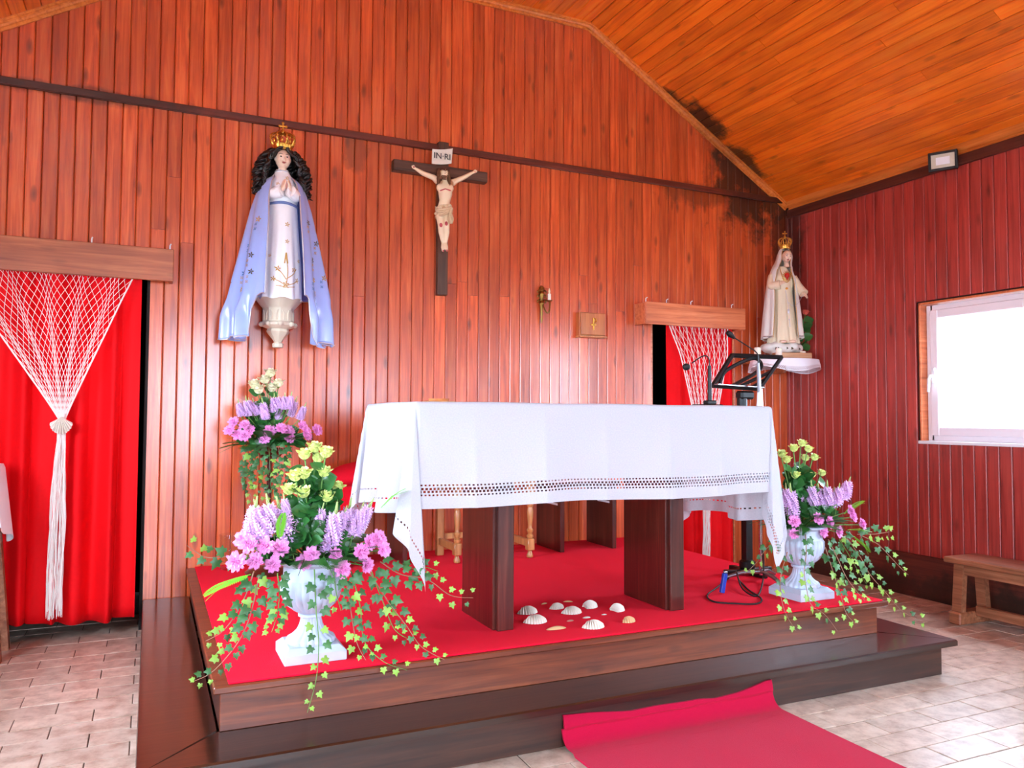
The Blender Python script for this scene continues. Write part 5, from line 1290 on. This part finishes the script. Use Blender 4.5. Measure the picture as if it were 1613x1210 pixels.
def vine(P, label, group, n=16, size=.034, young=.5, over=None, seed=0):
    r_ = random.Random(seed); pts = spline(P, 40); root = thing('ivy_vine', label, 'ivy', P[0], 0, group); o_ = Vector(P[0])
    part(root, 'stem', MB().tube([p-o_ for p in pts], [.0026-.0016*i/40 for i in range(41)], 5), M['woody'] if r_.random() < .6 else M['stem'], 60)
    for k in range(n):
        t_ = .04+.96*(k+.3*r_.random())/n; i = min(39, int(t_*40)); p = pts[i]; tg = (pts[i+1]-pts[i]).normalized()
        sd = tg.cross(Vector((0, -1, 0))); sd = sd.normalized() if sd.length > .1 else Vector((1, 0, 0)); s_ = 1 if k % 2 else -1
        off = sd*s_*r_.uniform(.008, .026)+Vector((0, -r_.uniform(.002, .014), r_.uniform(-.006, .008)))
        dr = (sd*s_*.9+tg*.7+Vector((0, -.25, -.35))).normalized(); nr = Vector((r_.uniform(-.45, .45), -1, r_.uniform(.1, .8)))
        y_ = dr; x_ = y_.cross(nr).normalized(); z_ = x_.cross(y_); Rm = Matrix((x_, y_, z_)).transposed().to_4x4()
        sz = size*(1.1-.55*t_)*r_.uniform(.75, 1.2); me = IVYY if r_.random() < young*t_*1.5 else IVY
        q = p+off
        if over and q.z < over and q.y > 2.86 and .25 < q.x < 3.34: q.z = over
        link('leaf', me, root, Matrix.Translation(q-o_) @ Rm @ Matrix.Scale(sz, 4))
    return root

# --- the two stone urns
def urn(label, x, y):
    r = thing('garden_urn', label, 'urn', (x, y, ZC), 0, 'white urns on the platform'); h = .1125
    m = MB().box(-h, h, -h, h, 0, .042, .003); m.prism([(a*h*.97, b*h*.97, .042) for a, b in ((-1, -1), (1, -1), (1, 1), (-1, 1))], [(a*h*.8, b*h*.8, .062) for a, b in ((-1, -1), (1, -1), (1, 1), (-1, 1))])
    part(r, 'plinth', m, M['urn'], 0)
    fl_ = lambda an, i: 1+.06*abs(sin(10*an))-.03
    part(r, 'foot', MB().lathe([(.088, .062), (.09, .07), (.086, .082), (.07, .092), (.052, .112), (.042, .135), (.037, .16), (.04, .168)], 120, (0, 0, 0), fl_), M['urn'], 50)
    part(r, 'collar', MB().lathe([(.04, .166), (.048, .17), (.048, .18), (.042, .184)], 32), M['urn'])
    part(r, 'bowl', MB().lathe([(.04, .182), (.062, .195), (.088, .22), (.104, .25), (.111, .285), (.112, .318), (.108, .332)], 144, (0, 0, 0), lambda an, i: 1+.075*abs(sin(12*an))-.04 if i < 6 else .99), M['urn'], 50)
    part(r, 'rim', MB().lathe([(.108, .33), (.104, .345), (.104, .385), (.114, .395), (.128, .4), (.13, .408), (.12, .412), (.104, .405), (.1, .36)], 48, cap=False), M['urn'], 40)
    part(r, 'soil_foam', MB().lathe([(.001, .37), (.1, .37), (.101, .36)], 24, cap=False), M['leaf'], 40)
    for o_ in r.children: o_.scale.z = .88
    return Vector((x, y, ZC+.345))
UL = urn('white fluted stone urn at the front left corner of the platform', .568, 3.062)
UR = urn('white fluted stone urn at the right end of the platform', 3.03, 3.075)

ORD = ['leftmost', 'second', 'third', 'fourth', 'fifth', 'sixth', 'seventh', 'eighth', 'ninth', 'tenth', 'eleventh', 'twelfth', 'thirteenth', 'fourteenth', 'fifteenth', 'sixteenth', 'seventeenth', 'eighteenth']
def nth(items, it, what):
    k = sorted(items, key=lambda q_: q_[0]).index(it)
    return ('leftmost %s' % what) if k == 0 else ('rightmost %s' % what if k == len(items)-1 else '%s %s from the left' % (ORD[k], what))
def jit(s): return R5.uniform(-s, s)
def arrangement(C, roses, rmesh, rs, spikes, carns, cs, where, whole, yc, dome, ferns, lightferns, nleaf, fs):
    """C foot of all stems; pixel lists place each bloom on a dome of the given depth around yc"""
    cx_ = sum(p[0] for p in roses)/len(roses)
    def P(px, py, fwd): return at(px, py, Y=yc-fwd)
    rcol = 'cream white' if rmesh is ROSE_C else 'pale green'
    top = min(roses, key=lambda q: q[1])
    for k, (px, py) in enumerate(roses):
        lab = '%s rose crowning %s' % (rcol, whole) if (px, py) == top else '%s in %s' % (nth(roses, (px, py), rcol+' rose'), whole)
        rose(P(px, py, jit(dome*.25)+dome*.1), C+Vector((jit(.03), jit(.03), 0)), rs, rmesh, lab, '%s roses of %s' % (rcol, whole), 4)
    for k, (bx_, by_, tx_, ty_) in enumerate(spikes):
        fw = dome*(.35+.35*R5.random()); spike(P(bx_, by_, fw), P(tx_, ty_, fw+jit(.02)-.02), C+Vector((jit(.03), jit(.03), .02)), '%s in %s' % (nth(spikes, (bx_, by_, tx_, ty_), 'lilac flower spike'), whole), 'lilac spikes of %s' % whole)
    for k, (px, py) in enumerate(carns): carn(P(px, py, dome*R5.uniform(.75, 1.05)), C+Vector((jit(.02), -.02+jit(.02), .02)), cs*R5.uniform(.85, 1.12), '%s in %s' % (nth(carns, (px, py), 'pink carnation'), whole), 'pink carnations of %s' % whole)
    n_ = ferns
    FA = [2*pi*k/n_+jit(.2) for k in range(n_)]; FK = [(cos(a),) for a in FA]
    for k in range(n_):
        a = FA[k]; d = Vector((cos(a), sin(a)*.8-.25, R5.uniform(-.15, .45))); fern(C+Vector((.05*cos(a), .05*sin(a), .02)), d, fs*R5.uniform(.8, 1.15), '%s spreading from %s' % (nth(FK, FK[k], 'dark green fern frond'), whole), 'fern fronds of %s' % whole)
    for (px, py, dx_, dz_, ln_) in lightferns: fern(P(px, py, dome*.8), (dx_, -.2, dz_), ln_, '%s at the side of %s' % (nth(lightferns, (px, py, dx_, dz_, ln_), 'bright green fern frond'), whole), 'bright fern fronds of %s' % whole, FERNL)
    for k in range(nleaf):                                     # leafy filler sprigs between the blooms
        t_ = R5.random(); hz = R5.uniform(0, 1); a = R5.uniform(0, 2*pi) if k % 3 else R5.uniform(pi, 2*pi); H = whole_h[whole]; w_ = (1-hz)*fs*.55+.02
        p = C+Vector((w_*cos(a), -abs(w_*sin(a))*.7-dome*.1*(1-hz)+.03*hz, .03+H*hz)); root = thing('leaf_sprig', 'leafy green sprig tucked between the flowers of %s' % whole, 'foliage', p, 0, 'leaf sprigs of %s' % whole)
        stalk(root, 'stem', (0, 0, 0), C-p, .002)
        for q in range(5):
            b_ = R5.uniform(0, 2*pi); dd = Vector((cos(b_), sin(b_)*.6-.5, R5.uniform(-.2, .7))).normalized(); link('leaf', LEAFW if q % 2 else LEAF, root, leafM((jit(.015), jit(.015), jit(.015)), dd, (R5.uniform(-.5, .5), -1, R5.uniform(.2, 1)), R5.uniform(.045, .07)*(1.2 if yc > 4 else 1)))
LW, RW, BW = 'the left urn arrangement', 'the right urn arrangement', 'the arrangement by the back wall'
whole_h = {LW: .3, RW: .27, BW: .2}
arrangement(UL, [(495, 706), (480, 717), (499, 722), (513, 714), (479, 747), (466, 751), (511, 745), (457, 772), (480, 776), (529, 768), (515, 783)], ROSE_G, .037,
    [(415, 852, 402, 795), (403, 862, 391, 812), (431, 842, 421, 786), (457, 858, 438, 792), (443, 835, 430, 800), (394, 848, 404, 790), (497, 862, 487, 826), (500, 832, 509, 797), (521, 862, 530, 800), (541, 850, 552, 793), (556, 845, 571, 798), (561, 836, 585, 792), (511, 872, 520, 832), (452, 812, 447, 782), (535, 838, 545, 802), (470, 850, 462, 815), (420, 830, 409, 800)],
    [(419, 861), (442, 865), (404, 884), (431, 890), (384, 851), (393, 857), (373, 885), (490, 874), (479, 886), (527, 875), (538, 897), (568, 870), (581, 855), (595, 849), (603, 866), (577, 891)], .036, 'left', LW, 3.05, .13, 16, [(395, 905, -1, -.35, .17), (600, 800, .6, .5, .12), (440, 850, .1, 1, .1)], 42, .24)
arrangement(UR, [(1262, 699), (1250, 707), (1272, 708), (1267, 722), (1281, 721), (1239, 725), (1231, 716), (1252, 749), (1277, 748), (1293, 746)], ROSE_G, .032,
    [(1248, 813, 1245, 768), (1257, 805, 1260, 772), (1240, 800, 1238, 766), (1252, 822, 1252, 788), (1281, 798, 1278, 762), (1291, 800, 1289, 766), (1304, 798, 1303, 762), (1318, 795, 1322, 766), (1328, 786, 1338, 756), (1312, 800, 1314, 772), (1297, 806, 1297, 775)],
    [(1251, 822), (1250, 841), (1288, 818), (1305, 823), (1296, 838), (1320, 838), (1342, 814), (1356, 826), (1338, 806)], .033, 'right', RW, 3.07, .13, 14, [(1335, 835, 1, -.1, .14), (1330, 810, .8, .5, .13), (1345, 845, .6, -.6, .12)], 34, .22)

# --- arrangement on the tall plant stand by the back wall
BY = 4.74
ps = thing('plant_stand', 'slim dark plant stand holding the flowers by the back wall', 'plant stand', (at(425, 700, Y=BY).x, BY, ZC))
zb = at(425, 706, Y=BY).z-ZC
part(ps, 'pole', MB().tube([(0, 0, .04), (0, 0, zb-.06)], .014, 12), M['altar']); part(ps, 'base', MB().lathe([(.12, 0), (.125, .012), (.1, .03), (.03, .045)], 24), M['altar']); part(ps, 'bowl', MB().lathe([(.02, zb-.07), (.06, zb-.05), (.085, zb-.01), (.09, zb), (.078, zb), (.05, zb-.035)], 24), M['altar'])
BC = Vector((ps.location.x, BY, ZC+zb)); q = lambda x, y: (340+x/3.457, 570+y/3.457)
arrangement(BC, [q(297, 65), q(270, 100), q(238, 155), q(215, 125), q(305, 145), q(340, 120)], ROSE_C, .046,
    [q(140, 300)+q(122, 215), q(178, 300)+q(165, 200), q(222, 295)+q(203, 210), q(272, 318)+q(253, 212), q(338, 318)+q(345, 235), q(318, 280)+q(318, 185), q(372, 262)+q(376, 180), q(402, 300)+q(437, 205), q(452, 318)+q(487, 235), q(395, 260)+q(412, 175), q(350, 255)+q(340, 185), q(195, 270)+q(180, 205)],
    [q(157, 345), q(185, 375), q(160, 405), q(123, 400), q(98, 330), q(75, 375), q(295, 380), q(265, 420), q(355, 365), q(395, 380), q(400, 415), q(470, 350), q(490, 380), q(495, 405), q(548, 375)], .038, 'back', BW, BY, .15, 15, [], 26, .23)

# --- trailing ivy
def VP(pts, y0, y1):
    out = []
    for k, (px, py) in enumerate(pts):
        y = y0+(y1-y0)*min(1, k/max(1, len(pts)-1)*1.3); p = at(px, py, Y=y)
        if p.z < ZC+.012 and p.y > 2.83 and .2 < p.x < 3.36:
            p2 = at(px, py, Z=ZC+.012); p = p2 if p2.y > 2.85 else at(px, py, Y=2.825)
        out.append(p)
    return out
VL = [([(368, 875), (345, 878), (324, 878), (308, 869), (294, 859)], 3.0, 3.0, 8, 'ivy vine reaching out level to the left of the left urn'),
      ([(400, 900), (386, 940), (368, 973), (349, 996), (324, 1010)], 2.98, 2.96, 17, 'ivy vine trailing down left of the left urn onto the carpet edge'),
      ([(408, 908), (396, 963), (382, 1000), (359, 1033), (331, 1061), (301, 1075)], 2.96, 2.92, 22, 'longest ivy vine trailing past the left front corner of the platform'),
      ([(437, 903), (440, 940), (435, 973), (428, 996)], 2.93, 2.92, 18, 'bushy ivy vine hanging just left of the urn bowl at left'),
      ([(495, 897), (498, 963), (502, 1014), (498, 1070), (484, 1123)], 2.92, 2.80, 17, 'ivy vine hanging straight down the front of the left urn over the step'),
      ([(525, 900), (530, 935), (537, 962)], 2.92, 2.91, 9, 'short ivy vine across the bowl of the left urn'),
      ([(553, 900), (567, 954), (574, 1010), (604, 1042), (641, 1056)], 2.95, 2.87, 17, 'ivy vine curling onto the platform edge right of the left urn'),
      ([(544, 905), (553, 965), (562, 1012), (576, 1040)], 2.93, 2.9, 13, 'ivy vine hanging beside the right flank of the left urn'),
      ([(581, 900), (613, 950), (641, 987), (664, 1019), (701, 1040)], 2.97, 2.88, 19, 'ivy vine slanting down to the carpet towards the shells'),
      ([(599, 885), (632, 905), (673, 913), (710, 938), (745, 942)], 2.98, 2.9, 17, 'ivy vine stretching right in front of the left altar leg'),
      ([(585, 900), (604, 950), (622, 992), (650, 1010)], 2.97, 2.92, 13, 'ivy vine hanging midway between the left urn and the altar'),
      ([(640, 900), (665, 893), (690, 900)], 2.99, 2.97, 8, 'short ivy vine beneath the hanging cloth corner')]
for k, (P_, y0, y1, n_, lab) in enumerate(VL): vine(VP(P_, y0, y1), lab, 'ivy vines of the left urn', n_, .036, .6, ZC+.006, 100+k)
VR = [([(1357, 844), (1382, 857), (1401, 876), (1417, 893), (1431, 906)], 3.05, 3.0, 12, 'ivy vine arching out furthest to the right of the right urn'),
      ([(1330, 842), (1354, 876), (1371, 906), (1393, 931), (1423, 964), (1458, 980)], 3.02, 2.95, 26, 'longest ivy vine sweeping down to the floor right of the right urn'),
      ([(1322, 850), (1335, 871), (1349, 895), (1368, 925)], 3.03, 3.0, 16, 'ivy vine hanging between the two long vines of the right urn'),
      ([(1300, 862), (1314, 906), (1324, 936), (1333, 966), (1346, 981)], 2.98, 2.82, 15, 'ivy vine hanging over the platform edge at the right urn plinth'),
      ([(1305, 850), (1319, 879), (1333, 909), (1349, 931), (1363, 947)], 2.97, 2.86, 17, 'ivy vine hanging down to the right corner of the platform'),
      ([(1269, 842), (1270, 871), (1267, 898), (1270, 925), (1278, 953), (1300, 969), (1319, 994)], 2.94, 2.81, 20, 'ivy vine hanging down the front of the right urn'),
      ([(1240, 870), (1229, 915), (1235, 960), (1254, 994)], 2.95, 2.8, 15, 'ivy vine hanging at the left side of the right urn over the edge'),
      ([(1225, 850), (1207, 865), (1191, 887), (1172, 905)], 3.05, 3.1, 10, 'ivy vine reaching left behind the hanging cloth corner'),
      ([(1350, 842), (1382, 841), (1406, 837)], 3.05, 3.05, 12, 'short level ivy sprig right of the right urn')]
for k, (P_, y0, y1, n_, lab) in enumerate(VR): vine(VP(P_, y0, y1), lab, 'ivy vines of the right urn', n_, .038, .65, None, 200+k)
VB = [[q(200, 440), q(190, 560), q(170, 650), q(200, 760)], [q(235, 440), q(232, 560), q(222, 650), q(275, 730)], [q(288, 450), q(295, 560), q(300, 680), q(312, 770)], [q(340, 440), q(345, 560), q(330, 650), q(347, 750)], [q(365, 460), q(372, 580), q(350, 680), q(360, 740)], [q(180, 450), q(172, 560), q(165, 640), q(180, 700)]]
VB0 = [b_[0] for b_ in VB]
for k, P_ in enumerate(VB): vine([at(a, b, Y=BY-.09) for a, b in P_], '%s hanging below the flowers by the back wall' % nth(VB0, P_[0], 'ivy vine'), 'ivy vines of the back arrangement', 18, .038, .2, None, 300+k)

# --- coral rose in a bud vase beside the cream statue
bp = at(1261, 566, Y=SYY-.02); bp.z = ZS-.002
bv = thing('bud_vase', 'slim clear glass bud vase on the corner shelf', 'vase', bp)
part(bv, 'body', MB().lathe([(.018, 0), (.022, .004), (.022, .03), (.012, .06), (.009, .085), (.012, .1), (.01, .1), (.007, .085), (.009, .06), (.018, .03), (.018, .008), (.001, .006)], 20), M['glass'], 60)
hp = at(1268, 493, Y=SYY-.02)
rr = rose(hp, bp+Vector((.002, 0, .02)), .04, ROSE_R, 'single coral rose in the bud vase beside the cream statue', None, 0, 'flower', (0, -.4, .6))
for k in range(9):
    t_ = .18+.07*k; d = (bp-hp)*t_; a = k*2.4; dd = Vector((cos(a), sin(a)*.5-.5, .35)).normalized(); link('leaf', LEAFW, rr, leafM(d, dd, (-.4+.2*cos(a), -1, .4), .085))
